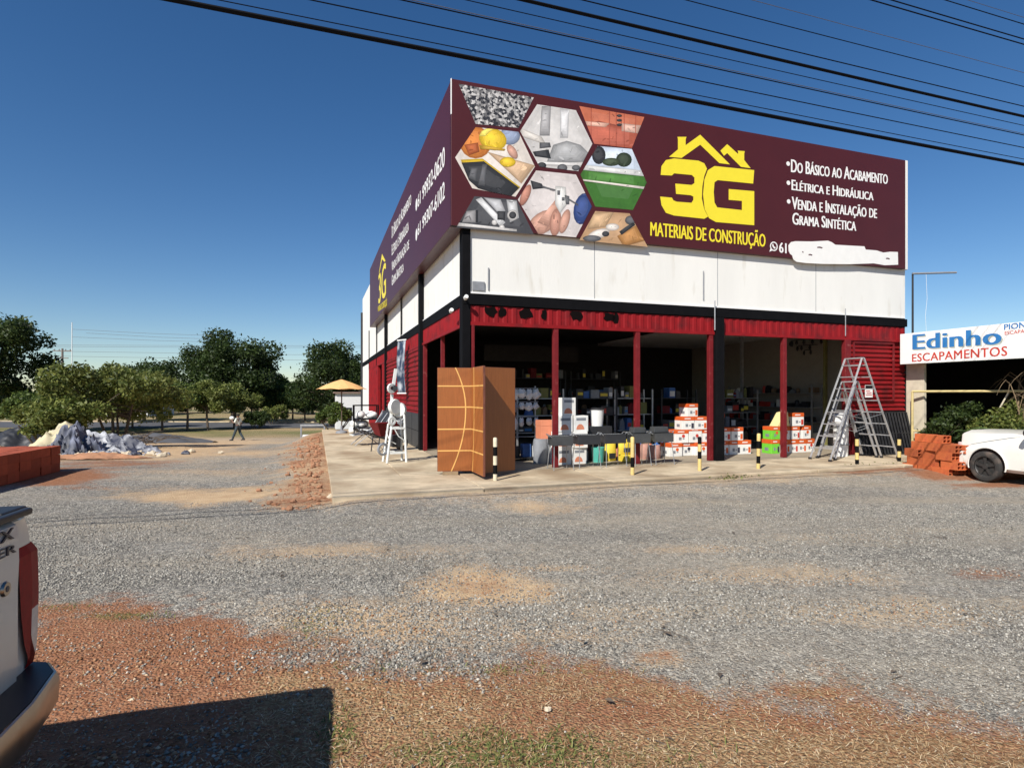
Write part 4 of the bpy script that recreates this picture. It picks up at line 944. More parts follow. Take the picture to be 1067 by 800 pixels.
for k in range(26):
    px_ = rnd.choice((600, 612, 630, 643, 648, 660, 668, 676, 684, 692)) + rnd.uniform(-4, 4); v_ = rnd.uniform(1.0, 1.9); r_ = rnd.uniform(.05, .11); h_ = rnd.uniform(.15, .42); mb = MB()
    if k % 3 == 0: mb.box(-r_, r_, -r_, r_, 0, h_)
    else: mb.lathe([(0, 0), (r_, 0), (r_ * 1.02, h_ * .75), (r_ * (.4 if k % 2 else .95), h_ * .85), (r_ * (.35 if k % 2 else .9), h_), (0, h_)], 14)
    tag(mb.build('goods_can' if k % 3 else 'goods_box', M[rnd.choice(('grey_print', 'sign_red', 'blue_card', 'white_plastic', 'olive_card', 'black_plastic', 'brown_card', 'peach_print'))], loc=B(pu(px_, v_), v_, FL + .002), rz=ANG + rnd.uniform(-.4, .4), smooth=False), 'small %s among the goods on the floor behind the grills' % ('can' if k % 3 else 'box'), 'can' if k % 3 else 'box', 'small goods behind the grills')

# ------------------------------------------------------------------ GRILLS
def grill(px, v, w_, label, m, lid=False):
    t = thing('grill', label, 'grill', B(pu(px, v), v, FL), ANG + rnd.uniform(-.06, .06), 'sheet steel grills on thin legs before the shop')
    z0, z1 = .50, .70
    mb = MB()
    for a in ((-w_ / 2, -w_ / 2 + .01, -.16, .16), (w_ / 2 - .01, w_ / 2, -.16, .16), (-w_ / 2 + .01, w_ / 2 - .01, -.16, -.15), (-w_ / 2 + .01, w_ / 2 - .01, .15, .16)): mb.box(*a, z0, z1)
    mb.box(-w_ / 2 + .01, w_ / 2 - .01, -.15, .15, z0, z0 + .01); mb.build('fire_box', M[m], t)
    for sx in (-1, 1):
        for sy in (-1, 1):
            mb = MB(); mb.tube((sx * (w_ / 2 - .03), sy * .13, z0), (sx * (w_ / 2 + .0), sy * .19, 0), .009, n=6); mb.build('leg', M['steel'], t)
    mb = MB()
    for k in range(9): mb.tube((-w_ / 2 + .03 + k * (w_ - .06) / 8, -.155, z1 - .012), (-w_ / 2 + .03 + k * (w_ - .06) / 8, .155, z1 - .012), .004, n=5)
    mb.build('grate', M['steel'], t)
    for sx in (-1, 1):
        mb = MB(); x = sx * w_ / 2; mb.path([(x, -.07, z1 - .03), (x + sx * .07, -.07, z1 + .03), (x + sx * .07, .07, z1 + .03), (x, .07, z1 - .03)], .008, 6); mb.build('handle', M['steel'], t)
    if lid:
        mb = MB(); mb.prism([(-w_ * .4, z1 + .004), (w_ * .4, z1 + .004), (w_ * .36, z1 + .13), (-w_ * .36, z1 + .13)], -.05, .15); mb.build('tool_box', M['grill_grey'], t, bevel=.01)
    return t
grill(584, -.28, .44, 'grey sheet steel grill in front of the white pictured boxes, leftmost of the row', 'grill_grey')
grill(611, -.2, .50, 'black sheet steel grill above the teal bucket', 'dark_steel')
grill(638, -.15, .50, 'black sheet steel grill above the yellow bags', 'dark_steel')
grill(665.5, -.2, .40, 'grey steel grill behind the yellow and black bollard', 'grill_grey', True)
grill(688, -.15, .48, 'grey steel grill nearest the carton pyramid, rightmost of the row', 'grill_grey', True)

# ------------------------------------------------------------------ LADDERS
def ladder(u, v, h, spread, wid, nr, label, rot=0):
    t = thing('step_ladder', label, 'step ladder', B(u, v, FL), ANG + rot, 'aluminium step ladders before the red shutter')
    for s in (-1, 1):
        for y in (-1, 1):
            mb = MB(); mb.bar((s * spread / 2, y * wid * .62, .02), (s * .03, y * wid / 2, h), .024, .042, up=(0, 1, 0)); rl = mb.build('rail', M['alu'], t, bevel=.004)
            mb = MB(); mb.box(s * spread / 2 - .03, s * spread / 2 + .03, y * wid * .62 - .028, y * wid * .62 + .028, 0, .05); mb.build('foot', M['black_plastic'], rl, bevel=.006)
        for k in range(nr):
            f = (k + 1) / (nr + .6); x = s * (spread / 2 + (.03 - spread / 2) * f); yy = wid * (.62 + (.5 - .62) * f)
            mb = MB(); mb.bar((x, -yy, h * f), (x, yy, h * f), .034, .022); mb.build('rung', M['alu'], t)
    mb = MB(); mb.box(-.045, .045, -wid / 2 - .012, wid / 2 + .012, h - .015, h + .015); mb.build('hinge', M['alu'], t, bevel=.01)
    mb = MB()
    for y in (-1, 1): mb.path([(-spread * .28, y * wid * .57, h * .45), (0, y * wid * .57, h * .40), (spread * .28, y * wid * .57, h * .45)], .006, 5)
    mb.build('spreader', M['steel'], t)
    return t
uc = pu(889, -.75)
ladder(uc, -.78, 2.42, 2.15, .46, 8, 'tallest aluminium step ladder standing open before the red shutter')
ladder(uc + .03, -.62, 1.86, 1.55, .40, 6, 'middle height aluminium step ladder nested under the tallest ladder', .04)
ladder(uc + .12, -.50, 1.62, 1.30, .36, 5, 'lowest aluminium step ladder nested inside the other two ladders', -.05)
# white roll behind the ladders
t = thing('plastic_roll', 'tall white plastic roll standing behind the ladders', 'roll', B(pu(876, -.2), -.2, FL), ANG)
q = MB(); P = []
for i in range(12):
    z = 1.05 * i / 11; P.append([(.18 * math.cos(a) * (1 + .06 * math.sin(2 * a + z * 3)), .16 * math.sin(a) * (1 + .05 * math.sin(3 * a - z * 4)), z + (.05 * math.cos(a) if i == 11 else 0)) for a in [2 * math.pi * j / 20 for j in range(21)]])
q.grid(P); q.face([p_ for p_ in P[-1][:-1]]); q.build('sheet', M['white_plastic'], t, smooth=True)
for z in (.3, .75):
    q = MB(); q.lathe([(.188, z - .012), (.192, z), (.188, z + .012)], 20); q.build('strap', M['grey_print'], t)
# leaning steel grilles
def grille(u0_, u1_, vb, label, m, h=1.08):
    t = thing('steel_grille', label, 'grille', B((u0_ + u1_) / 2, vb, FL), ANG, 'dark steel grilles leaning on the shutter'); w2 = (u1_ - u0_) / 2; lean = .30
    for z in (0.02, h * .5, h): mb = MB(); mb.bar((-w2, lean * z / h, z), (w2, lean * z / h, z), .035, .02); mb.build('rail', M[m], t)
    n = int(w2 * 2 / .105)
    for k in range(n + 1):
        x = -w2 + 2 * w2 * k / n; mb = MB(); mb.bar((x - .03, 0, .02), (x + .03, lean, h), .045, .02, up=(0, 1, 0)); mb.build('slat', M[m], t)
    return t
grille(10.35, 12.05, -.42, 'dark steel slatted grille leaning nearest the ladders', 'dark_steel')
grille(10.55, 12.1, -.34, 'dark steel slatted grille behind the front grille', 'black_paint', 1.12)
q = MB(); q.box(-.9, .8, 0, .03, 0, 1.05, Matrix.Rotation(R(-14), 4, 'X')); tag(q.build('dark_sheet', M['dark_tile'], loc=B(11.3, -.26, FL + .005), rz=ANG), 'flat dark sheet leaning behind the steel grilles', 'sheet')
t = thing('notice_sign', 'small white notice with dark heading on the red shutter', 'notice', B(pu(905, -.03), -.03, front(905, 414, -.03)[1]), ANG)
q = MB(); q.box(-.13, .13, -.012, -.004, 0, .32); q.build('sheet', M['paper'], t)
q = MB(); q.box(-.125, .125, -.0145, -.0124, .235, .31); q.build('heading', M['black_paint'], t)
q = MB()
for k, (a, b_) in enumerate(((-.1, .1), (-.08, .09), (-.1, .04))): q.box(a, b_, -.0145, -.0124, .06 + k * .05, .08 + k * .05)
q.build('text_line', M['sign_red'], t)
t = thing('scissor_panel', 'dark red folded lattice gate at the foot of the jamb', 'lattice gate', B(10.12, -.12, FL), ANG)
for k in range(6):
    q = MB(); q.bar((-.18 + k * .06, 0, .02), (-.18 + k * .06 + .1 * (-1) ** k, .0, 1.0), .03, .014, up=(0, 1, 0)); q.build('slat', M['red_steel'], t)
q = MB(); q.bar((-.2, .02, .98), (.2, .02, .98), .04, .02); q.bar((-.2, .02, .1), (.2, .02, .1), .04, .02); q.build('rail', M['red_steel'], t)

# ------------------------------------------------------------------ INSIDE THE SHOP
def rack(u, v, w_, levels, label, m='steel', rot=0, d=.45, group='steel racks inside the dark shop'):
    t = thing('steel_rack', label, 'rack', B(u, v, FL), ANG + rot, group); hgt = levels[-1] + .25
    for sx in (-1, 1):
        for sy in (-1, 1): mb = MB(); mb.box(sx * w_ / 2 - .02, sx * w_ / 2 + .02, sy * d / 2 - .02, sy * d / 2 + .02, 0, hgt); mb.build('post', M[m], t)
    for z in levels: mb = MB(); mb.box(-w_ / 2 + .02, w_ / 2 - .02, -d / 2, d / 2, z - .02, z); mb.build('shelf', M[m], t)
    return t
def stock(u, v, rot, w_, levels, label, group, mats, fill=.85, hm=(.12, .34), d=.3):
    for z in levels:
        x = -w_ / 2 + .05
        while x < w_ / 2 - .14:
            bw = rnd.uniform(.10, .26); bh = rnd.uniform(*hm)
            if rnd.random() < fill and x + bw < w_ / 2 - .03:
                c, s = math.cos(rot), math.sin(rot); xx = x + bw / 2; yy = rnd.uniform(-.06, .02)
                k = rnd.random(); mb = MB()
                if k < .6: mb.box(-bw / 2, bw / 2, -d / 2, d / 2, 0, bh); nm = 'stock_box'
                elif k < .85: mb.lathe([(0, 0), (bw * .45, 0), (bw * .45, bh * .8), (bw * .25, bh), (0, bh)], 12); nm = 'stock_can'
                else:
                    mb.prism([(-bw / 2, 0), (bw / 2, 0), (bw * .4, bh * .7), (bw * .1, bh), (-bw * .35, bh * .8)], -d * .3, d * .3); nm = 'stock_bag'
                o = mb.build(nm, M[rnd.choice(mats)], loc=B(u + xx * c - yy * s, v + xx * s + yy * c, FL + z + .002), rz=ANG + rot)
                if nm == 'stock_box' and rnd.random() < .7: pb_ = MB(); pb_.box(-bw * .42, bw * .42, -d / 2 - .003, -d / 2 - .0008, bh * rnd.uniform(.1, .35), bh * rnd.uniform(.5, .85)); pb_.build('print', M[rnd.choice(['sign_red', 'sign_blue', 'white_card', 'yellow_card', 'white_card'])], o)
                tag(o, label, {'stock_box': 'box', 'stock_can': 'can', 'stock_bag': 'bag'}[nm], group)
            x += bw + .02
drk = ['grey_print', 'brown_card', 'dark_steel', 'black_plastic', 'black_plastic', 'dark_steel', 'blue_card', 'olive_card', 'grey_print', 'red_steel', 'dark_tile']  # goods kept dark in colour to deepen the indoor shade
for i, (px_, v_, w_, lab) in enumerate(((560, 3.1, 1.3, 'behind the first red column'), (618, 3.0, 1.2, 'behind the raised white bucket'), (656, 3.2, 1.2, 'behind the second red column'), (703, 3.4, 1.2, 'behind the carton pyramid'), (765, 3.6, 1.4, 'right of the black column'))):
    u_ = pu(px_, v_); lv = (.1, .55, 1.0, 1.45)
    rack(u_, v_, w_, lv, 'dim steel rack of goods %s' % lab, 'dark_steel' if i % 2 else 'steel')
    stock(u_, v_, 0, w_, lv, 'dim goods on the steel rack %s' % lab, 'goods on the rack %s' % lab, drk)
for j, (u_, v_) in enumerate(((2.0, 6.6), (4.2, 6.8), (6.4, 7.0))):
    lab = ('left', 'middle', 'right')[j]; lv = (.3, .9, 1.5, 2.1)
    rack(u_, v_, 1.9, lv, 'tall dark rack deep inside the shop, %s one' % lab, 'dark_steel'); stock(u_, v_, 0, 1.9, lv, 'goods on the tall dark rack deep inside, %s one' % lab, 'goods on the deep %s rack' % lab, drk, .8)
rack(11.68, 4.5, 4.2, (.2, .7, 1.15, 1.6), 'long wall rack along the pale right hand inside wall', 'steel', R(90), .4)
stock(11.68, 4.5, R(90), 4.2, (.2, .7, 1.15, 1.6), 'small goods on the long rack along the pale inside wall', 'goods on the long pale wall rack', ['sign_red', 'white_card', 'brown_card', 'grey_print', 'dark_steel', 'dark_steel'], .85, (.1, .28), .22)
rack(.55, 2.4, 2.6, (.05, .5, .95, 1.4), 'steel rack just inside the open left side of the shop', 'steel', R(90), .45)
stock(.55, 2.4, R(90), 2.6, (.05, .5, .95, 1.4), 'packs on the rack inside the open left side', 'packs on the left side rack', ['grey_print', 'white_plastic', 'dark_steel', 'brown_card'], .85)
# rack of hanging white goods just inside the front
ur = pu(547, 1.55); vr = 1.55
t = thing('display_stand', 'black metal stand hung with white packets right of the brown doors', 'display stand', B(ur, vr, FL), ANG)
for sx in (-1, 1): q = MB(); q.tube((sx * .28, .05, 0), (sx * .28, .05, 1.75), .016, n=8); q.build('post', M['steel'], t)
q = MB(); q.box(-.36, .36, -.22, .2, .06, .085); q.build('base_shelf', M['dark_steel'], t)
for z in (.55, 1.02, 1.38, 1.70): q = MB(); q.tube((-.34, .0, z), (.34, .0, z), .010, n=6); q.build('hook_bar', M['steel'], t)
for (z, n_, dr, nm) in ((1.68, 4, .24, 'top'), (1.36, 4, .26, 'second'), (1.00, 4, .28, 'third')):
    for k in range(n_):
        x = -.27 + k * .18; p = B(ur, vr) + U * x
        mb = MB(); P = []; sx_ = rnd.uniform(.7, 1.3); sy_ = rnd.uniform(.6, 1.05)
        for i in range(7):
            zz = -dr * i / 6; r_ = .015 + .075 * math.sin(math.pi * min(1, i / 6 * .8 + .08)); P.append([(r_ * math.cos(a) * sx_ * (1 + .25 * math.sin(2 * a + k + i * 1.3)), r_ * .8 * math.sin(a) * (1 + .3 * math.sin(3 * a + i * 2 + k)) - .03, zz * sy_ + .01 * math.sin(a * 2 + k)) for a in [2 * math.pi * j / 10 for j in range(11)]])
        mb.grid(P); mb.face(P[-1][:-1])
        tag(mb.build('hanging_packet', M['white_plastic' if rnd.random() < .75 else 'grey_print'], loc=(p.x, p.y, FL + z), rz=ANG + rnd.uniform(-.3, .3), smooth=True), 'white packet hanging on the %s bar of the black metal stand' % nm, 'packet', 'packets hanging on the %s bar' % nm)
for k, (x, m_, lb) in enumerate(((-.24, 'black_plastic', 'black tub on the low shelf of the black metal stand'), (.0, 'blue_card', 'blue box on the low shelf of the black metal stand'), (.24, 'white_plastic', 'white tub on the low shelf of the black metal stand'))):
    p = B(ur, vr - .05) + U * x; mb = MB(); mb.lathe([(0, 0), (.09, 0), (.105, .2), (.085, .25), (0, .25)], 14) if k != 1 else mb.box(-.1, .1, -.09, .09, 0, .3)
    tag(mb.build('tub' if k != 1 else 'small_box', M[m_], loc=(p.x, p.y, FL + .087), rz=ANG), lb, 'tub' if k != 1 else 'box')
# chandelier, posts
pc = pu(846, 3.0); t = thing('chandelier', 'dark wide hanging cluster lamp under the pale inside ceiling', 'chandelier', B(pc, 3.0, 3.63), ANG)
q = MB(); q.tube((0, 0, 0), (0, 0, -.25), .012); q.build('rod', M['dark_steel'], t)
for rr, z in ((.62, -.22), (.42, -.38), (.22, -.52)):
    q = MB(); q.path([(rr * math.cos(a), rr * math.sin(a), z) for a in [6.2832 * k / 20 for k in range(21)]], .012, 5, cap=False); rg = q.build('ring', M['dark_steel'], t)
    for k in range(int(rr * 26)):
        a = 6.2832 * k / int(rr * 26); q = MB(); q.lathe([(0, 0), (.03, -.03), (.045, -.1), (.0, -.17)], 7, c=(rr * math.cos(a), rr * math.sin(a), z)); q.build('drop', M['dark_steel'], rg)
q = MB(); u_ = pu(860, 1.8); q.box(-.04, .04, -.04, .04, 0, 3.5); tag(q.build('inside_post', M['olive_card'], loc=B(u_, 1.8, FL), rz=ANG), 'thin olive post inside the right bay near the ladders', 'post')
q = MB(); u_ = pu(773, 4.2); q.box(-.04, .04, -.04, .04, 0, 3.5); tag(q.build('inside_post', M['steel'], loc=B(u_, 4.2, FL), rz=ANG), 'thin grey post deep inside behind the black column', 'post')
q = MB(); q.box(-1.6, 1.6, -.02, .02, 0, .5); t = thing('inner_sign', 'dim lettered board high on the shade toned inside wall', 'sign', B(3.7, 5.9, 2.75), ANG); q.build('board', M['shade_wall'], t)

# ------------------------------------------------------------------ BRICKS
bm3 = MB(); bl, bw_, bh_ = .385, .19, .185
bm3.box(0, bl, 0, bw_, 0, bh_); brick_me = None
def make_brick(bh_=.185):
    t = MB(); wl = .014
    # shell with open ends, so the holes of the hollow brick show
    t.box(0, bl, 0, wl, 0, bh_); t.box(0, bl, bw_ - wl, bw_, 0, bh_); t.box(0, bl, wl, bw_ - wl, 0, wl); t.box(0, bl, wl, bw_ - wl, bh_ - wl, bh_)
    t.box(0, bl, wl, bw_ - wl, bh_ / 2 - wl / 2, bh_ / 2 + wl / 2); t.box(0, bl, bw_ / 2 - wl / 2, bw_ / 2 + wl / 2, wl, bh_ / 2 - wl / 2); t.box(0, bl, bw_ / 2 - wl / 2, bw_ / 2 + wl / 2, bh_ / 2 + wl / 2, bh_ - wl)
    t.mi = 1; t.box(bl * .3, bl * .7, wl, bw_ - wl, wl, bh_ - wl)
    return t
b0 = make_brick(.165).build('hollow_brick', [M['brick'], M['hole']]); tag(b0, 'orange hollow clay brick in the loose pile before the white car', 'brick', 'orange bricks piled before the white car')
first = True
def lay(p, rz, src):
    global first
    o = src if first else src.copy()
    if not first: COL.objects.link(o)
    first = False; o.location = p; o.rotation_euler = (rnd.uniform(-.012, .012), rnd.uniform(-.012, .012), rz); return o
pb0 = at(944, 490, 0); pb1 = at(1004, 500, 0); dirb = (pb1 - pb0); Lb = dirb.length; dirb.normalize(); nb = Vector((-dirb.y, dirb.x, 0)); rzb = math.atan2(dirb.y, dirb.x)
if nb.y < 0: nb = -nb
def pile(row, depth, lvl, off, end=False):
    for k in range(row):
        for j in range(depth):
            p = pb0 + dirb * (off + k * (bl + .01 if not end else bw_ + .008)) + nb * (j * (bw_ + .01 if not end else bl + .01) + .012 * lvl) + Vector((0, 0, .0 + lvl * .168))
            p += Vector((rnd.uniform(-.03, .03), rnd.uniform(-.04, .04), 0))
            if end: lay(p + dirb * bw_, rzb + R(90) + rnd.uniform(-.05, .05), b0)
            else: lay(p, rzb + rnd.uniform(-.09, .09), b0)
nrow = max(3, int(Lb / .395))
pile(nrow, 3, 0, -.06); pile(nrow, 3, 1, .06); pile(nrow, 2, 2, -.02); pile(nrow, 2, 3, .08); pile(2, 1, 4, .14); pile(2, 1, 3, .3, False) if False else None
# tidy dark stack on the left of the lot
first = True
b1 = make_brick().build('hollow_brick', [M['brick_dark'], M['hole']]); tag(b1, 'dark red hollow clay brick in the tidy low stack left of the lot', 'brick', 'dark red bricks stacked left of the lot')
P0 = Vector((-10.0, 12.75, 0)); rzs = ANG + R(90) - R(4); dv = Vector((math.cos(rzs), math.sin(rzs), 0)); dn = Vector((-dv.y, dv.x, 0))
for lv in range(3):
    for a in range(10):
        for b_ in range(7):
            p = P0 - dv * ((a + 1) * (bl + .010)) + dn * (b_ * (bw_ + .008) + rnd.uniform(-.012, .012)) + Vector((0, 0, .01 + lv * (bh_ + .002)))
            lay(p, rzs, b1)

# ------------------------------------------------------------------ WHEELS AND VEHICLES
def wheel(parent, x, y, r, wdt, side_, name='wheel', spokes=5):
    mb = MB(); Mx = Matrix.Translation((x, y, r)) @ Matrix.Rotation(R(90), 4, 'X')
    pr = [(r * .66, -wdt / 2 + .01), (r * .78, -wdt / 2), (r * .95, -wdt / 2 + .015), (r, -wdt * .3), (r, wdt * .3), (r * .95, wdt / 2 - .015), (r * .78, wdt / 2), (r * .66, wdt / 2 - .01)]
    mb.lathe(pr, 36, M=Mx); ty = mb.build('wheel', M['tyre'], parent, smooth=True)
    mb = MB(); s = side_
    zo = -s * (wdt / 2 - .03)                     # after the rotation local z points to -y
    mb.lathe([(r * .67, zo + s * .02 * 0), (r * .62, zo + s * .012), (r * .60, zo + s * .03), (r * .2, zo + s * .03)], 30, M=Mx); mb.lathe([(0, zo - s * .012), (r * .17, zo - s * .01), (r * .2, zo + s * .03)], 16, M=Mx)
    for k in range(spokes):
        a = 6.2832 * k / spokes + .3
        mb.add([(r * .15 * math.cos(a + .5), r * .15 * math.sin(a + .5), zo), (r * .15 * math.cos(a - .5), r * .15 * math.sin(a - .5), zo), (r * .63 * math.cos(a - .2), r * .63 * math.sin(a - .2), zo), (r * .63 * math.cos(a + .2), r * .63 * math.sin(a + .2), zo)], [(0, 1, 2, 3)], Mx)
    mb.build('rim', M['rim'], ty)
    return ty
# ---- white car on the right, nose towards the shop
wc = at(1029, 501.5, 0); hd = Vector((-.25, .968, 0)).normalized(); rzc = math.atan2(hd.y, hd.x)
lf = Vector((-hd.y, hd.x, 0))
car = thing('parked_car', 'dusty white old car parked nose in beside the stacked orange bricks', 'car', (0, 0, 0), rzc)
AXF, HWID = 3.25, .80                           # front axle ahead of the tail, half track
car.location = wc - hd * AXF - lf * HWID
ST = [  # x from tail, half width, bottom, side crease z, fender edge z, crown z
    (0.0, .74, .36, .58, .84, .88), (.12, .79, .27, .58, .90, .93), (.7, .815, .22, .58, .92, .95), (1.4, .82, .22, .58, .92, .94), (2.2, .82, .22, .58, .915, .935), (2.62, .82, .22, .58, .90, .96),
    (2.9, .82, .22, .57, .85, .985), (3.25, .82, .22, .56, .77, .98), (3.55, .81, .22, .55, .70, .985), (3.78, .80, .24, .54, .64, .985), (3.82, .795, .25, .53, .61, .95), (3.85, .78, .26, .52, .57, .74), (3.86, .76, .28, .50, .54, .60)]
q = MB(); P = []
for (x, wv, zb, zc, zf, zt) in ST:
    half = [(0, zb), (wv * .92, zb), (wv * .985, zb + .06), (wv, zc), (wv * .985, (zc + zf) / 2 + .02), (wv * .955, zf - .03), (wv * .91, zf), (wv * .87, zf + (zt - zf) * .80), (wv * .62, zf + (zt - zf) * .97), (0, zt)]
    P.append([(x, y, z) for y, z in half] + [(x, -y, z) for y, z in half[-2::-1]])
q.grid(P); q.face(P[0]); q.face(P[-1]); body = q.build('body', M['car_white'], car, smooth=True)
q = MB(); q.grid([[(2.58, s * .70, .955), (2.05, s * .60, 1.36)] for s in (-1, -.5, 0, .5, 1)]); 
gl = MB(); gl.prism([(.35, .93), (2.6, .93), (2.06, 1.36), (.75, 1.37)], -.70, .70); gl.build('window', M['glass'], car, bevel=.03)
q = MB(); q.box(.72, 2.08, -.62, .62, 1.365, 1.395); q.build('roof', M['car_white'], car, bevel=.02)
for y in (-.66, .66):
    for (a, b_) in (((2.62, y * 1.09, .93), (2.06, y, 1.38)), ((1.4, y * 1.09, .93), (1.38, y, 1.38)), ((.36, y * 1.09, .93), (.76, y, 1.38))): q = MB(); q.bar(a, b_, .05, .05); q.build('pillar', M['car_white'], car)
q = MB()                                         # bumper
pts = [(3.70, .83), (3.84, .82), (3.95, .72), (4.0, .4), (4.01, 0), (4.0, -.4), (3.95, -.72), (3.84, -.82), (3.70, -.83)]
q.grid([[(x - i_, y, z) for x, y in pts] for z, i_ in ((.27, .04), (.32, .0), (.46, -.01), (.535, .0), (.555, .05))]); q.build('bumper', M['car_white'], car, smooth=True)
for y in (-.6, .6): q = MB(); q.box(3.80, 3.868, y - .16, y + .16, .60, .73); q.build('headlight', M['lens_clear'], car, bevel=.02)
q = MB(); q.box(3.80, 3.868, -.42, .42, .60, .72); q.build('grille', M['black_plastic'], car, bevel=.01)
for s in (-1, 1):
    for x in (.72, AXF):
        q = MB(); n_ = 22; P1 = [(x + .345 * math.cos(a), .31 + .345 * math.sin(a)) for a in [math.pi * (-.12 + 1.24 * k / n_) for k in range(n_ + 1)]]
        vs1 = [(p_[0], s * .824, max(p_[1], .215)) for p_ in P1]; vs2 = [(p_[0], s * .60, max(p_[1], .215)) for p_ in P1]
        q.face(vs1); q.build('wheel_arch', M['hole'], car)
        q = MB(); q.path([(x + .352 * math.cos(a), s * .826, max(.23, .31 + .352 * math.sin(a))) for a in [math.pi * (-.1 + 1.2 * k / n_) for k in range(n_ + 1)]], .014, 6); q.build('arch_lip', M['car_white'], car, smooth=True)
        wheel(car, x, s * .80, .295, .19, s)
    q = MB(); q.box(1.38, 2.42, s * .8225 if s > 0 else s * .826, s * .826 if s > 0 else s * .8225, .25, .46); dr = q.build('door', M['car_reflection'], car)
    q = MB()
    for a, b_ in (((2.45, .24), (2.47, .56)), ((2.47, .56), (2.42, .91)), ((1.36, .24), (1.36, .9)), ((1.36, .24), (2.45, .24))): q.bar((a[0], s * .819, a[1]), (b_[0], s * .819, b_[1]), .012, .014)
    q.build('seam', M['grey_print'], dr)
    q = MB(); q.box(1.45, 1.60, s * .82, s * .845, .74, .77); q.build('handle', M['black_plastic'], dr, bevel=.005)
    q = MB(); q.box(1.2, 2.46, s * .815, s * .832, .555, .59); q.build('side_moulding', M['grey_print'], car, bevel=.006)
    q = MB(); q.lathe([(0, -.06), (.08, -.05), (.11, .0), (.10, .06), (0, .07)], 14, M=Matrix.Translation((2.42, s * .93, 1.0)) @ Matrix.Rotation(R(90), 4, 'Y') @ Matrix.Diagonal((.8, 1.1, .8, 1))); q.tube((2.42, s * .80, .95), (2.42, s * .9, .98), .025); q.build('mirror', M['black_plastic'], car, smooth=True)
q = MB()
for s in (-1, 1): q.path([(2.60, s * .73, .925), (2.9, s * .745, .872), (3.25, s * .745, .79), (3.55, s * .735, .712), (3.78, s * .72, .645)], .006, 5)
q.build('bonnet_seam', M['grey_print'], body)

# ---- pickup at the left edge, tail towards the camera's right
pk = thing('pickup_truck', 'pale pickup truck whose tailgate and chrome rear bumper enter the left edge', 'pickup truck', (0, 0, 0), ANG + R(180) - R(3))
fw = Vector((math.cos(pk.rotation_euler.z), math.sin(pk.rotation_euler.z), 0)); lt = Vector((-fw.y, fw.x, 0))
RC = Vector((-1.785, 2.20, 0)); pk.location = RC + lt * .885            # rear right corner to centre line
def wz(z): return np.interp(z, [.45, .62, .80, .98, 1.12, 1.20, 1.26], [.80, .845, .875, .885, .875, .855, .825])
zs = [.50, .58, .66, .74, .82, .90, .98, 1.06, 1.14, 1.20, 1.25, 1.262]
for s in (-1, 1):
    q = MB(); P = []
    for z in zs:
        w2 = wz(z); c = .012 if z > 1.25 else 0
        P.append([(.02 + c, s * .70, z), (.02 + c, s * (w2 - .09), z), (.026 + c, s * (w2 - .03), z), (.05 + c, s * (w2 - .006), z), (.10, s * (w2 - c), z), (.6, s * (w2 - c), z), (1.62, s * (w2 - c), z)])
    q.grid(P); q.grid([[(x, y, 1.262) for x, y, z in P[-1]], [(max(x, .08), s * .72, 1.262) for x, y, z in P[-1]]])
    q.build('bed_side', M['truck_white'], pk, smooth=True)
    # tail lamp wrapping the corner
    q = MB(); q2 = MB(); L_ = []
    lz = [.70, .74, .80, .86, .905, .91, .96, 1.02, 1.08, 1.12, 1.15]
    inn = np.interp(lz, [.70, .80, .90, 1.0, 1.15], [.795, .755, .735, .725, .715])
    for z, yi in zip(lz, inn):
        w2 = wz(z); e = .014 if .70 < z < 1.15 else .0
        L_.append([(.02 - e, s * yi, z), (.02 - e, s * (yi + .05), z), (.02 - e, s * (w2 - .075), z), (.026 - e, s * (w2 - .02 + e * .3), z), (.05 - e * .5, s * (w2 - .002 + e * .8), z), (.12, s * (w2 + e * .7), z), (.24, s * (w2 + .002), z)])
    for i in range(len(L_) - 1):
        for j in range(6):
            fcs = (L_[i][j], L_[i][j + 1], L_[i + 1][j + 1], L_[i + 1][j])
            (q2 if (i < 5 and j >= 2) else q).face(fcs)
    tl = q.build('tail_light', M['lens_red'], pk, smooth=False); q2.build('lens', M['lens_clear'], tl)
    q = MB(); q.box(.03, 1.62, s * .70 - .03, s * .70 + .13 if s > 0 else s * .70 + .03, 1.265, 1.29) if s > 0 else q.box(.03, 1.62, -.83, -.67, 1.265, 1.29); q.build('rail_cap', M['black_plastic'], pk, bevel=.008)
q = MB(); P = []
for z, dx in ((.60, .02), (.66, .006), (.80, .0), (1.02, .0), (1.12, -.004), (1.20, -.002), (1.245, .004), (1.26, .03), (1.26, .08)):
    P.append([(dx, y, z) for y in (-.699, -.4, 0, .4, .699)])
q.grid(P); tgm = q.build('tailgate', M['truck_white'], pk, smooth=True)
q = MB(); q.box(.03, 1.66, -.68, .68, 1.268, 1.284); q.build('bed_cover', M['black_plastic'], pk)
q = MB(); q.box(-.002, .029, -.80, .80, 1.262, 1.287); q.build('tailgate_cap', M['black_plastic'], tgm, bevel=.008)
fT = lambda a, z, t: (-.003 - t, -a, z)
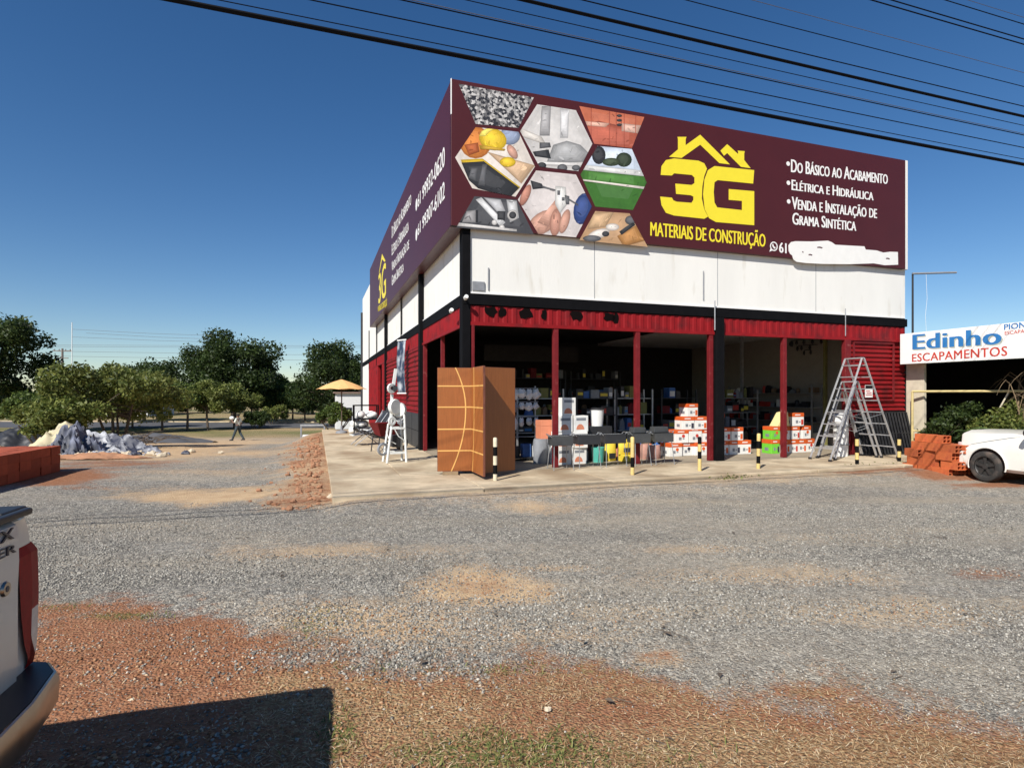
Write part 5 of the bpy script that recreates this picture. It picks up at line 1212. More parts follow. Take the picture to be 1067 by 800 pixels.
# lettering on the tailgate reads from the rear: left of the picture is towards +y
for txt, a0, a1, z, h in (('4VX', .46, .662, 1.205, .038), ('STER', .45, .675, 1.155, .030)):
    lettering(txt, a0, a1, z, z, h, fT, M['badge'], tgm, .01, th=.004)
q = MB(); q.lathe([(0, .008), (.022, .008), (.026, 0)], 16, M=Matrix.Translation((-.002, -.615, 1.045)) @ Matrix.Rotation(R(-90), 4, 'Y')); q.build('lock', M['chrome'], tgm, smooth=True)
q = MB(); q.lathe([(0, .010), (.010, .0095), (.011, .008)], 10, M=Matrix.Translation((-.002, -.615, 1.045)) @ Matrix.Rotation(R(-90), 4, 'Y')); q.build('lock_cylinder', M['badge'], tgm)
q = MB(); q.box(.06, 1.62, -.69, .69, .60, .66); q.box(1.58, 1.62, -.84, .84, .60, 1.25); q.build('bed_floor', M['dark_steel'], pk)
def bpl(o): return [(.22, -.86 - o * .3), (.03, -.865 - o * .5), (-.03, -.85 - o), (-.09, -.76 - o), (-.125, -.52), (-.14, 0), (-.125, .52), (-.09, .76 + o), (-.03, .85 + o), (.03, .865 + o * .5), (.22, .86 + o * .3)]
q = MB(); rows = []
for z, o_, dx in ((.694, -.006, .006), (.69, .0, .0), (.66, .006, -.008), (.585, .004, -.004), (.55, -.01, .012), (.53, -.03, .05), (.47, -.05, .08)): rows.append([(x + dx, y, z) for x, y in bpl(o_)])
q.grid(rows); bp_ = q.build('rear_bumper', M['chrome'], pk, smooth=True)
q = MB(); q.face([(x + .008, y * .998, .6965) for x, y in bpl(-.006)]); q.box(-.10, .10, -.3, .3, .698, .704); q.build('step_pad', M['black_plastic'], bp_)
q = MB(); rows = []
for z in (.47, .36): rows.append([(x + .10, y * .96, z) for x, y in bpl(-.05)])
q.grid(rows); q.build('bumper_valance', M['black_plastic'], bp_)
q = MB(); q.prism([(1.66, .45), (1.66, 1.26), (1.72, 1.28), (2.0, 1.74), (2.2, 1.78), (3.1, 1.76), (3.75, 1.22), (4.9, 1.06), (5.05, .95), (5.08, .45)], -.86, .86); q.build('cab', M['truck_white'], pk, bevel=.05)
q = MB(); q.prism([(1.95, 1.30), (2.12, 1.68), (3.02, 1.68), (3.5, 1.28)], -.866, .866); q.build('window', M['glass'], pk, bevel=.01)
q = MB(); q.prism([(3.16, 1.70), (3.22, 1.70), (3.76, 1.25), (3.70, 1.25)], -.74, .74); q.build('windscreen', M['glass'], pk)
for x in (1.0, 4.15):
    for s in (-1, 1):
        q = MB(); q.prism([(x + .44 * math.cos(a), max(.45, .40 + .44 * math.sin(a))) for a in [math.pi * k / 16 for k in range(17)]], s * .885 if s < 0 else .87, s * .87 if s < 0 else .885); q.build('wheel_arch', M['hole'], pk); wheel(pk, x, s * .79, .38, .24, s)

# ------------------------------------------------------------------ ON THE SIDE PAVEMENT
def pp(px, py): return at(px, py, FL)          # a point on the pavement
# white concrete mixer
p = pp(411, 481); t = thing('concrete_mixer', 'white machine with round drums and tall arm before the red side wall', 'concrete mixer', p, ANG + R(8))
Wp = M['white_paint']
for y in (-.18, .18):
    for x0_, x1_, z1_ in ((-.22, -.10, .87), (.23, .19, 1.08)):
        q = MB(); q.path([(x0_, y, 0), (x1_, y * .8, z1_)], .028, 8); q.build('leg', Wp, t, smooth=True)
for z, x0_, x1_ in ((.22, -.19, .22), (.78, -.11, .20)):
    for y in (-.16, .16): q = MB(); q.bar((x0_, y, z), (x1_, y, z), .045); q.build('brace', Wp, t)
q = MB(); q.path([(.19, -.14, 1.06), (.16, -.10, 1.22), (.06, -.06, 1.34), (-.04, -.05, 1.36)], .022, 8); q.build('hoop', Wp, t, smooth=True)
q = MB(); q.bar((-.10, -.05, .85), (-.07, -.05, 1.56), .06, .05); q.build('post', Wp, t, bevel=.008)
q = MB(); q.bar((-.06, -.05, 1.60), (.02, -.05, 2.14), .075, .03, up=(0, 1, 0)); q.build('arm', Wp, t, bevel=.006)
def disc(nm, x, y, z, r, w_, m, par, hole=0.0, yaw=0):
    q = MB(); Mx = Matrix.Translation((x, y, z)) @ Matrix.Rotation(yaw, 4, 'Z') @ Matrix.Rotation(R(90), 4, 'X')
    q.lathe([(hole, -w_ / 2), (r * .92, -w_ / 2), (r, -w_ * .3), (r, w_ * .3), (r * .92, w_ / 2), (hole, w_ / 2)] + ([(hole, -w_ / 2)] if hole else []), 24, M=Mx); return q.build(nm, m, par, smooth=True)
disc('drum', -.03, -.13, 1.27, .175, .10, Wp, t, 0, .5); d2_ = disc('drum', .10, -.02, 1.20, .17, .16, Wp, t, 0, -.5)
disc('drum_opening', .14, -.095, 1.20, .085, .012, M['hole'], d2_, 0, -.5)
disc('hand_wheel', -.10, -.12, 1.69, .115, .05, Wp, t, .05, .4); disc('hub', -.03, -.10, 1.69, .075, .08, M['dark_steel'], t, 0, -.3)
disc('wheel', -.27, -.02, .30, .145, .05, M['grey_print'], t, .10, .3)
for k in range(5):
    a = k * 1.257; q = MB(); q.tube((-.27, -.02, .30), (-.27 + .125 * math.cos(a), -.02, .30 + .125 * math.sin(a)), .007, n=5); q.build('spoke', M['grey_print'], t)
q = MB(); q.box(-.07, .13, -.08, .12, .34, .62); q.build('motor_box', M['black_plastic'], t, bevel=.02)
disc('pulley', -.10, -.17, .95, .10, .04, Wp, t, .05, .3); disc('pulley', .08, -.16, .92, .06, .05, M['grey_print'], t)
for pts_ in ([(-.05, -.16, .78), (.04, -.2, .60), (.16, -.18, .52), (.2, -.16, .4)], [(-.08, -.1, 1.0), (.05, -.18, .93), (.17, -.16, 1.0), (.19, -.14, .85)], [(-.16, -.1, .9), (-.22, -.12, .7), (-.14, -.14, .5), (.0, -.12, .42)]):
    q = MB(); q.path(pts_, .012, 6); q.build('hose', Wp, t, smooth=True)
# second machine behind it, dark red barrow tub
p = pp(401, 470); t = thing('wheelbarrow', 'dark red wheelbarrow tipped up behind the white concrete mixer', 'wheelbarrow', p, ANG + R(20))
q = MB(); q.grid([[(x * k, y * k, z) for x, y in ((-.35, -.28), (.4, -.22), (.4, .22), (-.35, .28), (-.35, -.28))] for k, z in ((.55, .42), (1, .78))]); q.face([(x * .55, y * .55, .42) for x, y in ((-.35, -.28), (.4, -.22), (.4, .22), (-.35, .28))]); o = q.build('tub', M['red_steel'], t); o.modifiers.new('t', 'SOLIDIFY').thickness = .006
for s in (-1, 1): q = MB(); q.path([(-.8, s * .26, .62), (-.2, s * .2, .40), (.5, s * .05, .2)], .018, 7); q.path([(-.25, s * .2, .42), (-.3, s * .22, 0)], .016, 7); q.build('handle', M['dark_steel'], t)
q = MB(); q.lathe([(.12, -.04), (.19, -.04), (.2, 0), (.19, .04), (.12, .04)], 18, M=Matrix.Translation((.5, 0, .2)) @ Matrix.Rotation(R(90), 4, 'X')); q.build('wheel', M['tyre'], t, smooth=True)
# folding loungers
def lounger(p, rz, label):
    t = thing('folding_chair', label, 'chair', p, rz)
    for s in (-1, 1):
        q = MB(); q.path([(-.45, s * .27, .0), (.35, s * .27, .62)], .014, 7); q.path([(.38, s * .27, 0), (-.25, s * .27, .5)], .014, 7); q.path([(-.5, s * .27, .30), (.15, s * .27, .42), (.55, s * .27, .98)], .014, 7); q.build('frame', M['steel'], t)
    q = MB(); q.grid([[(x, y, z) for y in (-.25, 0, .25)] for x, z in ((-.45, .31), (-.15, .34), (.14, .40))]); o = q.build('seat', M['dark_steel'], t); o.modifiers.new('t', 'SOLIDIFY').thickness = .015
    q = MB(); q.grid([[(x, y, z) for y in (-.25, 0, .25)] for x, z in ((.16, .43), (.35, .66), (.54, .96))]); o = q.build('backrest', M['dark_steel'], t); o.modifiers.new('t', 'SOLIDIFY').thickness = .015
    q = MB(); q.bar((-.48, -.28, .31), (-.48, .28, .31), .03); q.build('front_bar', M['white_paint'], t)
    return t
lounger(pp(383, 463), ANG + R(10), 'folding chair with pale metal frame on the side pavement left of the white machine')
lounger(pp(392, 456), ANG + R(35), 'dark folding chair partly behind the pale framed folding chair')
# steel frame stand with sacks
p = pp(381, 452.5); t = thing('frame_stand', 'black square steel frame stand holding pale sacks by the side wall', 'stand', p, ANG)
q = MB()
for x in (-.45, .45):
    for y in (-.3, .3): q.bar((x, y, 0), (x, y, 1.15), .045)
for z in (.25, .6, 1.13):
    for y in (-.3, .3): q.bar((-.45, y, z), (.45, y, z), .04)
    for x in (-.45, .45): q.bar((x, -.3, z), (x, .3, z), .04)
q.build('frame', M['black_paint'], t)
q = MB(); q.box(-.45, .45, -.3, .3, .26, .28); q.box(-.45, .45, -.3, .3, .61, .63); q.build('shelf', M['dark_steel'], t)
def sack(p, label, m='white_plastic', k=1.0, group='pale sacks on and beside the black frame stand'):
    q = MB(); P = []
    for i in range(8):
        a = math.pi * i / 7; P.append([(.26 * k * math.cos(b) * (math.sin(a) ** .6 + .02), .18 * k * math.sin(b) * (math.sin(a) ** .6 + .02), .13 * k * (1 - math.cos(a)) + .02 * math.sin(3 * b)) for b in [6.2832 * j / 14 for j in range(15)]])
    q.grid(P); o = q.build('sack', M[m], loc=p, rz=rnd.uniform(0, 3), smooth=True); return tag(o, label, 'sack', group)
for x, z, lb in ((-.2, .635, 'left pale sack on the upper shelf of the black frame stand'), (.22, .635, 'right pale sack on the upper shelf of the black frame stand'), (-.1, .285, 'pale sack on the lower shelf of the black frame stand')):
    sack(p + U * x + Vector((0, 0, z)), lb)
pw = pp(369, 452)
for k, (dx, dz, lb) in enumerate(((0, 0, 'pale sack at the bottom of the heap left of the frame stand'), (.1, .24, 'pale sack on top of the heap left of the frame stand'), (.42, 0, 'pale sack leaning between the heap and the frame stand'))): sack(pw + U * dx + Vector((0, 0, dz + .005)), lb, 'tarp_white' if k == 2 else 'white_card', 1.15)
# umbrella and planter
p = pp(356, 451); t = thing('parasol', 'tan cloth parasol open over the far end of the side pavement', 'parasol', p, .2)
q = MB(); q.tube((0, 0, 0), (0, 0, 2.12), .025); q.build('pole', M['bark'], t)
q = MB(); n_ = 8; rows = []
for k, (r_, z) in enumerate(((.02, 2.16), (.35, 2.06), (.7, 1.93), (1.0, 1.79))): rows.append([(r_ * (1 - .03 * k * (j % 2)) * math.cos(6.2832 * j / 16), r_ * (1 - .03 * k * (j % 2)) * math.sin(6.2832 * j / 16), z - .0 + .02 * k * (j % 2 == 0) * -.6) for j in range(17)])
q.grid(rows); o = q.build('canopy', M['tan_cloth'], t); o.modifiers.new('t', 'SOLIDIFY').thickness = .006
for j in range(8):
    a = 6.2832 * j / 8; q = MB(); q.tube((.03 * math.cos(a), .03 * math.sin(a), 2.10), (.97 * math.cos(a), .97 * math.sin(a), 1.765), .008, n=5); q.build('rib', M['straw_leaf'], t)
q = MB(); q.lathe([(0, 0), (.24, 0), (.22, .07), (.05, .12), (.04, .3), (0, .3)], 16); q.build('base', M['grey_print'], t, smooth=True)

# ------------------------------------------------------------------ PLANTS
def leaves(mb, pts, size, flat=.0, aspect=.5):
    n = len(pts); a = rng.normal(size=(n, 3)); a[:, 2] += flat * np.sign(a[:, 2]) ; a /= np.linalg.norm(a, axis=1)[:, None]
    b = rng.normal(size=(n, 3)); b -= (b * a).sum(1)[:, None] * a; b /= np.linalg.norm(b, axis=1)[:, None]; c = np.cross(a, b)
    s = (size * (.6 + .8 * rng.random(n)))[:, None]
    co = np.stack([pts - b * s, pts - c * s * aspect + a * s * .15, pts + b * s, pts + c * s * aspect + a * s * .15], 1).reshape(-1, 3)
    return co, np.arange(n * 4).reshape(-1, 4)
def crown_points(n, clumps):
    w_ = np.array([c[3] ** 2 for c in clumps]); w_ = w_ / w_.sum(); k = rng.choice(len(clumps), n, p=w_)
    c = np.array([q[:3] for q in clumps])[k]; r = np.array([q[3] for q in clumps])[k]
    d = rng.normal(size=(n, 3)); d /= np.linalg.norm(d, axis=1)[:, None]
    rr = (r * np.clip(.45 + .62 * rng.random(n) ** .55, 0, 1.05) * (1 + .16 * rng.normal(size=n)))[:, None]
    p = c + d * rr * np.array([1, 1, .82]); return p
def tree(name, label, p, h, cr, cz0, m, n=6000, leaf=.16, trunk=.14, nclump=38, group=None, stems=1, cat='tree', lean=0.0, squash=1.0):
    t = thing(name, label, cat, p, rnd.uniform(0, 6), group); n = int(n * 1.7); leaf = leaf * .74
    ch = h - cz0; cl = []
    for k in range(nclump):
        th = rnd.uniform(0, 6.283); q = math.acos(rnd.uniform(-.8, 1)); rr = rnd.uniform(.60, 1.04)
        x = math.cos(th) * math.sin(q) * cr * rr; y = math.sin(th) * math.sin(q) * cr * rr; z = cz0 + ch * (.43 + .42 * math.cos(q) * rr)
        cl.append((x, y, z, rnd.uniform(.14, .32) * min(cr, ch * .8)))
    cl.append((0, 0, cz0 + ch * .5, min(cr, ch * .5) * .72))
    pts = crown_points(n, cl); pts[:, 2] = np.maximum(pts[:, 2], cz0 * .55 + .25 * ch * rng.random(n) * (pts[:, 2] < cz0 * .55)); top_ = pts[:, 2].max(); pts[:, 2] = np.where(pts[:, 2] > h * .8, h * .8 + (pts[:, 2] - h * .8) * (h * .2 / max(.01, top_ - h * .8)) if top_ > h else pts[:, 2], pts[:, 2])
    co, fc = leaves(None, pts, np.full(n, leaf)); me = npmesh('crown', co, fc, 4); me.materials.append(M[m]); o = bpy.data.objects.new('crown', me); COL.objects.link(o); o.parent = t
    mb = MB(); base = []
    for s in range(stems):
        a0 = rnd.uniform(0, 6.28); off = .0 if stems == 1 else .18
        b0_ = Vector((math.cos(a0) * off, math.sin(a0) * off, -.15)); top = Vector((math.cos(a0) * off * 4 + lean, math.sin(a0) * off * 4, cz0 + ch * .3))
        mid_ = b0_.lerp(top, .5) + Vector((rnd.uniform(-.1, .1), rnd.uniform(-.1, .1), 0)) * (h * .12)
        mb.path([b0_, mid_, top], [trunk, trunk * .8, trunk * .55], 8)
        for c in rnd.sample(cl, min(len(cl), 9 if stems == 1 else 4)):
            e = Vector(c[:3]); st = mid_.lerp(top, rnd.uniform(.3, 1)); mb.path([st, st.lerp(e, .5) + Vector((0, 0, rnd.uniform(-.1, .25) * cr * .2)), e], [trunk * .4, trunk * .25, trunk * .08], 6)
    mb.build('trunk', M['bark'], t, smooth=True)
    return t
def far(px, d): return Vector(((px - CX) / FPX * d, d, gz(0, d)))
tree('broad_tree', 'tall dark tree filling the left edge of the photo', far(-24, 44), 11.4, 4.2, 1.5, 'leaf_dark', 16000, .20, .30, 58)
tree('loose_shrub', 'many stemmed olive green shrub rising behind the tarpaulins', gp(78, 469) + Vector((0, 2.0, 0)), 3.05, 2.35, .75, 'leaf_olive', 9000, .10, .05, 34, stems=7, cat='shrub')
tree('loose_shrub', 'smaller olive shrub left of the cream tarpaulin', gp(22, 470) + Vector((0, 1.0, 0)), 1.9, 1.1, .3, 'leaf_olive', 3500, .09, .04, 18, stems=5, cat='shrub')
tree('broad_tree', 'dark tree crown standing behind the orchard row, left of the round tree', far(150, 66), 8.0, 4.8, 1.4, 'leaf_dark', 10000, .22, .2, 58)
tree('orchard_tree', 'wide mid green tree just right of the olive shrub', far(118, 46), 5.4, 3.3, 1.5, 'leaf_mid', 9000, .15, .12, 28)
tree('orchard_tree', 'leafy green tree above the road left of the three thin trunks', far(88, 50), 5.6, 2.8, 1.2, 'leaf_mid', 7000, .15, .12, 24)
tree('orchard_tree', 'small orchard tree with the leftmost thin straight trunk', far(169, 48.5), 4.7, 1.9, 1.7, 'leaf_olive', 4200, .14, .10, 18)
tree('orchard_tree', 'small orchard tree with the middle thin trunk of three', far(195, 49.5), 4.6, 1.8, 1.6, 'leaf_mid', 4000, .14, .11, 18)
tree('orchard_tree', 'small orchard tree with leaning trunk beside the walking person', far(217, 50), 4.5, 2.1, 1.5, 'leaf_olive', 4400, .14, .11, 18, lean=-.25)
tree('orchard_tree', 'low olive tree directly above the walking person', far(244, 53), 4.4, 2.2, 1.2, 'leaf_olive', 4600, .15, .11, 18)
tree('round_tree', 'big dark round crowned tree standing tallest in the middle distance', far(243, 62), 10.9, 4.7, 1.7, 'leaf_dark', 17000, .21, .32, 58)
tree('orchard_tree', 'light green tree right of the big round tree', far(288, 66), 5.6, 2.6, 1.2, 'leaf_mid', 5500, .18, .12, 20)
tree('orchard_tree', 'small dark tree between the light green tree and the parasol', far(305, 72), 4.4, 2.4, .8, 'leaf_dark', 4000, .2, .12, 16)
tree('broad_tree', 'dense dark tree behind the tan parasol', far(345, 56), 8.8, 3.8, .5, 'leaf_dark', 13000, .18, .25, 58)
tree('loose_shrub', 'small dark round bush right of the walking person', far(268, 52), 1.9, 1.2, .1, 'leaf_dark', 2500, .12, .05, 12, stems=3, cat='shrub')
tree('loose_shrub', 'olive bush right of the dark round bush', far(285, 60), 2.2, 1.4, .1, 'leaf_olive', 2200, .13, .05, 12, stems=3, cat='shrub')
for px_, d_, h_, cr_, m_, lb in ((138, 53, 4.6, 2.3, 'leaf_mid', 'bright green tree between the olive shrub and the leftmost thin trunk'), (262, 64, 4.2, 2.4, 'leaf_mid', 'low green tree at the right foot of the round tree'), (318, 64, 4.8, 2.3, 'leaf_mid', 'green tree touching the left side of the dense dark tree'), (34, 42, 3.7, 2.2, 'leaf_mid', 'green tree between the tall dark tree and the olive shrub')):
    tree('orchard_tree', lb, far(px_, d_), h_, cr_, 1.1, m_, 4600, .15, .1, 30)
for k, (px_, d_, h_) in enumerate(((-60, 88, 6.0), (-15, 90, 5.6), (20, 92, 5.2), (60, 95, 5.6), (100, 90, 5.0), (140, 96, 5.4), (180, 94, 5.0), (225, 98, 5.6), (268, 92, 4.8), (300, 96, 5.2), (326, 90, 5.4))):
    tree('background_tree', 'dim tree in the far row beyond the road', far(px_, d_), h_, 4.2, .4, 'leaf_dark', 2600, .30, .18, 16, group='far row of trees beyond the road')
tree('loose_shrub', 'green bush beside the foot of the tan parasol', pp(350, 449) + V * 1.2, 1.35, .75, .15, 'leaf_mid', 2600, .08, .03, 14, stems=4, cat='shrub')

# person walking
pr_ = far(248, 37.5); pr_.z = gz(0, 37.5)
def skinfig(name, verts, edges, rad, m, parent, sub=2):
    me = bpy.data.meshes.new(name); me.from_pydata(verts, edges, []); o = bpy.data.objects.new(name, me); COL.objects.link(o); o.parent = parent
    sk = o.modifiers.new('skin', 'SKIN'); o.modifiers.new('sub', 'SUBSURF').levels = sub; o.modifiers['sub'].render_levels = sub
    if not me.skin_vertices: me.attributes.new('skin', 'FLOAT', 'POINT')
    for i, r_ in enumerate(rad): me.skin_vertices[0].data[i].radius = (r_, r_ * .9 if i else r_)
    me.skin_vertices[0].data[0].use_root = True; me.materials.append(m); sk.use_smooth_shade = True; return o
pn = thing('person', 'person in pale shirt and dark trousers walking across the lot with a bundle', 'person', pr_, R(175))
bv = [(0, 0, .92), (0, 0, 1.15), (0, 0, 1.40), (0, 0, 1.50), (0, 0, 1.60), (.02, 0, 1.72),
      (0, .10, .88), (.16, .11, .50), (.33, .11, .07), (.44, .11, .035), (0, -.10, .88), (-.08, -.11, .50), (-.34, -.11, .10), (-.25, -.12, .04),
      (0, .19, 1.42), (.10, .25, 1.16), (.30, .18, 1.28), (.36, .12, 1.42), (0, -.19, 1.42), (-.08, -.25, 1.15), (.0, -.26, .92), (.03, -.26, .84)]
be = [(0, 1), (1, 2), (2, 3), (3, 4), (4, 5), (0, 6), (6, 7), (7, 8), (8, 9), (0, 10), (10, 11), (11, 12), (12, 13), (2, 14), (14, 15), (15, 16), (16, 17), (2, 18), (18, 19), (19, 20), (20, 21)]
skinfig('person_body', bv, be, [.135, .13, .14, .055, .10, .085, .095, .07, .045, .035, .095, .07, .045, .035, .06, .045, .036, .035, .06, .045, .036, .032], M['skin'], pn).name = 'body'
skinfig('shirt', [bv[0], bv[1], bv[2], bv[14], bv[15], bv[18], bv[19], (0, 0, 1.48)], [(0, 1), (1, 2), (2, 3), (3, 4), (2, 5), (5, 6), (2, 7)], [.155, .15, .16, .085, .068, .085, .068, .07], M['shirt'], pn)
skinfig('trousers', [(0, 0, .95), bv[6], bv[7], bv[8], bv[10], bv[11], bv[12]], [(0, 1), (1, 2), (2, 3), (0, 4), (4, 5), (5, 6)], [.15, .112, .088, .068, .112, .088, .068], M['trousers'], pn)
q = MB(); q.lathe([(.098, .0), (.112, .05), (.095, .12), (0, .15)], 14, c=(-.01, 0, 1.62)); q.build('hair', M['hair'], pn, smooth=True)
for k in (8, 12):
    q = MB(); x, y, z = bv[k]; q.prism([(x - .06, z - .07), (x + .2, z - .07), (x + .19, z - .02), (x + .04, z + .04), (x - .06, z + .04)], y - .045, y + .045); q.build('shoe', M['black_plastic'], pn, bevel=.01)
q = MB(); P = []
for i in range(7):
    a = math.pi * i / 6; P.append([(.36 + .16 * math.sin(a) * math.cos(b), .10 + .12 * math.sin(a) * math.sin(b), 1.48 - .12 * math.cos(a)) for b in [6.2832 * j / 10 for j in range(11)]])
q.grid(P); o = q.build('carried_bag', M['white_plastic'], smooth=True); o.location = pr_; o.rotation_euler = (0, 0, R(175)); tag(o, 'white bundle held at the shoulder of the walking person', 'bundle')

# ------------------------------------------------------------------ TARPAULINS, RUBBLE
def mound(cx, cy, rx, ry, h, rot, m, name, label, seed, peak=(0, 0), n=34, crease=.16, cat='tarpaulin'):
    q = MB(); P = []; c, s = math.cos(rot), math.sin(rot); n = 44
    xs = np.linspace(-1, 1, n)
    for b in xs:
        row = []
        for a in xs:
            e = 1 + .16 * math.sin(5 * math.atan2(b, a) + seed); r_ = math.hypot(a - peak[0], b - peak[1]) / e
            z = h * max(0, 1 - r_ ** 1.25) if r_ < 1 else 0
            an = math.atan2(b - peak[1], a - peak[0])
            z *= 1 + crease * (math.sin(an * 5 + seed + 3 * r_) * .25 + 3.2 * (abs(float(fbm(a * 2.2 + 9, b * 2.2, 1.0, seed)) - .5) - .12)) * min(1, r_ * 2.2 + .1)
            z += crease * .7 * h * (float(fbm(a * 5, b * 5, 1.0, seed)) - .5) * (1 if z > .02 else .2)
            z += (.34 * h * crease * (abs(float(fbm(a * 9, b * 9, 1.0, seed + 3)) - .5) * 4 - .5) if z > .04 else 0)
            x, y = a * rx, b * ry; X, Y = cx + x * c - y * s, cy + x * s + y * c
            row.append((X, Y, gz(X, Y) + max(z, 0) + .012))
        P.append(row)
    q.grid(P)
    keep = []
    for f in q.f:
        if max(q.v[i][2] - gz(q.v[i][0], q.v[i][1]) for i in f) > .03: keep.append(f)
    q.f = keep; q.m = [0] * len(keep)
    o = q.build(name, M[m], smooth=True, fix=False); return tag(o, label, cat)
pA = gp(46, 474); mound(pA.x, pA.y + .25, 1.05, .9, .92, .1, 'tarp_cream', 'tarpaulin', 'cream tarpaulin draped over a heap behind the dark brick stack', 3, (.3, .2))
pA = gp(74, 474); mound(pA.x, pA.y + .1, .85, .7, .86, -.1, 'tarp_blue', 'tarpaulin', 'peaked blue grey tarpaulin in the middle of the heap', 5, (-.15, .1), crease=.55)
pA = gp(114, 471); mound(pA.x, pA.y + .3, 1.7, .8, .58, -.15, 'tarp_white', 'tarpaulin', 'crumpled white and blue sheet right of the blue grey tarpaulin', 8, (-.2, 0), crease=.55)
pA = gp(10, 466); mound(pA.x, pA.y + .6, 1.2, .8, .7, .1, 'dark_steel', 'tarpaulin', 'dark grey covered heap at the left edge behind the brick stack', 11, (-.2, 0))
pA = gp(130, 462); mound(pA.x, pA.y + 2.5, 3.2, 1.6, .55, .05, 'asphalt', 'stone_heap', 'low grey heap of crushed stone behind the crumpled sheet', 13, (0, 0), crease=.1, cat='stone heap')
pA = gp(100, 478); mound(pA.x, pA.y, 1.5, .35, .16, .05, 'clod', 'dirt_heap', 'long low ridge of red dirt in front of the tarpaulins', 15, (0, 0), crease=.4, cat='dirt heap')
q = MB(); pA = gp(138, 467)
for k in range(60):
    a = rnd.uniform(0, 6.28); L = rnd.uniform(.5, 1.3); b0_ = pA + Vector((rnd.uniform(-.9, .9), rnd.uniform(-.3, .6), 0)); b0_.z = gz(b0_.x, b0_.y) + rnd.uniform(.02, .4)
    e = b0_ + Vector((math.cos(a) * L, math.sin(a) * L * .5, rnd.uniform(-.1, .35))); q.path([b0_, b0_.lerp(e, .5) + Vector((0, 0, .08)), e], [.014, .010, .004], 5)
tag(q.build('brushwood', M['bark']), 'tangle of dry cut branches right of the crumpled sheet', 'brushwood')
HEAP = gp(105, 474)
def rocks(name, pts, m, label, cat, kind=None):
    q = MB()
    for (p, s) in pts:
        a = rnd.uniform(0, 6.28); n_ = 6
        vs = []
        for (r_, z) in ((.7, -.15), (1, .3), (.75, .75), (.2, .95)):
            for j in range(n_): b = a + 6.283 * j / n_; k = rnd.uniform(.7, 1.2); vs.append((p.x + s * r_ * k * math.cos(b), p.y + s * r_ * k * math.sin(b) * .8, p.z + s * z * rnd.uniform(.7, 1.1)))
        fs = [tuple(range(3 * n_, 4 * n_))]
        for L in range(3):
            for j in range(n_): fs.append((L * n_ + j, L * n_ + (j + 1) % n_, (L + 1) * n_ + (j + 1) % n_, (L + 1) * n_ + j))
        q.add(vs, fs)
    o = q.build(name, M[m]); tag(o, label, cat)
    if kind: o['kind'] = kind
    return o
pts = []
for k in range(520):
    u_ = -2.72 - abs(rnd.gauss(0, .38)); v_ = rnd.uniform(-2.3, 12); x, y = B(u_, v_).xy
    pts.append((Vector((x, y, float(gz_at(np.array([x]), np.array([y]))[0]))), rnd.choice([.012, .015, .02, .02, .03, .04, .06])))
rocks('dirt_clods', pts, 'clod', 'red dirt clods along the edge of the side pavement', 'dirt clods', 'stuff')
pts = []
for k in range(150):
    x, y = HEAP.x + rnd.gauss(0, 1.1), HEAP.y + rnd.gauss(-.2, .35); pts.append((Vector((x, y, gz(x, y))), rnd.choice([.03, .05, .07, .1, .13])))
rocks('heap_rubble', pts[:90], 'rock', 'pale broken rubble round the foot of the tarpaulins', 'rubble', 'stuff'); rocks('heap_scraps', pts[90:], 'tarp_white', 'crumpled sheet scraps round the foot of the tarpaulins', 'scraps', 'stuff')
for k, (px_, py_, s_, lb) in enumerate(((346, 520, .10, 'largest pale rock at the pavement corner'), (355, 523, .07, 'mossy pale rock second from left at the pavement corner'), (361, 526, .06, 'pale rock third from left at the pavement corner'), (366, 530, .06, 'outermost pale rock in the gravel at the pavement corner'), (378, 519, .09, 'flat pale rock against the pavement front edge'))):
    rocks('rock', [(at(px_, py_, 0.0), s_)], 'rock', lb, 'rock')
pts = [(at(rnd.uniform(372, 500), rnd.uniform(515, 521), .02), rnd.uniform(.015, .05)) for k in range(40)] + [(at(rnd.uniform(860, 945), rnd.uniform(487, 492), .02), rnd.uniform(.02, .05)) for k in range(25)]
rocks('kerb_crumbs', pts, 'rock', 'small concrete crumbs along the pavement front edge', 'rubble', 'stuff')
rocks('stone_chip', [(at(137, 731, .0), .022)], 'rock', 'pale flat stone chip on the red soil', 'stone'); rocks('stone_chip', [(at(571, 740, 0), .022)], 'rock', 'small pale stone chip on the dry grass', 'stone')
# weeds along the edge
for px_, v_, lb in ((900, -1.75, 'low weeds at the foot of the ladder side bollard'), (928, -1.7, 'green weeds beside the stacked orange bricks'), (765, -2.2, 'low weeds on the pavement edge before the black column')):
    b_ = B(pu(px_, v_), v_, .03); n_ = 260; pts = np.stack([rng.normal(size=n_) * .28, rng.normal(size=n_) * .10, np.abs(rng.normal(size=n_)) * .055], 1); co, fc = leaves(None, pts, np.full(n_, .026)); me = npmesh('weeds', co, fc, 4); me.materials.append(M['leaf_olive']); o = bpy.data.objects.new('weeds', me); COL.objects.link(o); o.location = b_; o.rotation_euler = (0, 0, ANG); tag(o, lb, 'weeds')

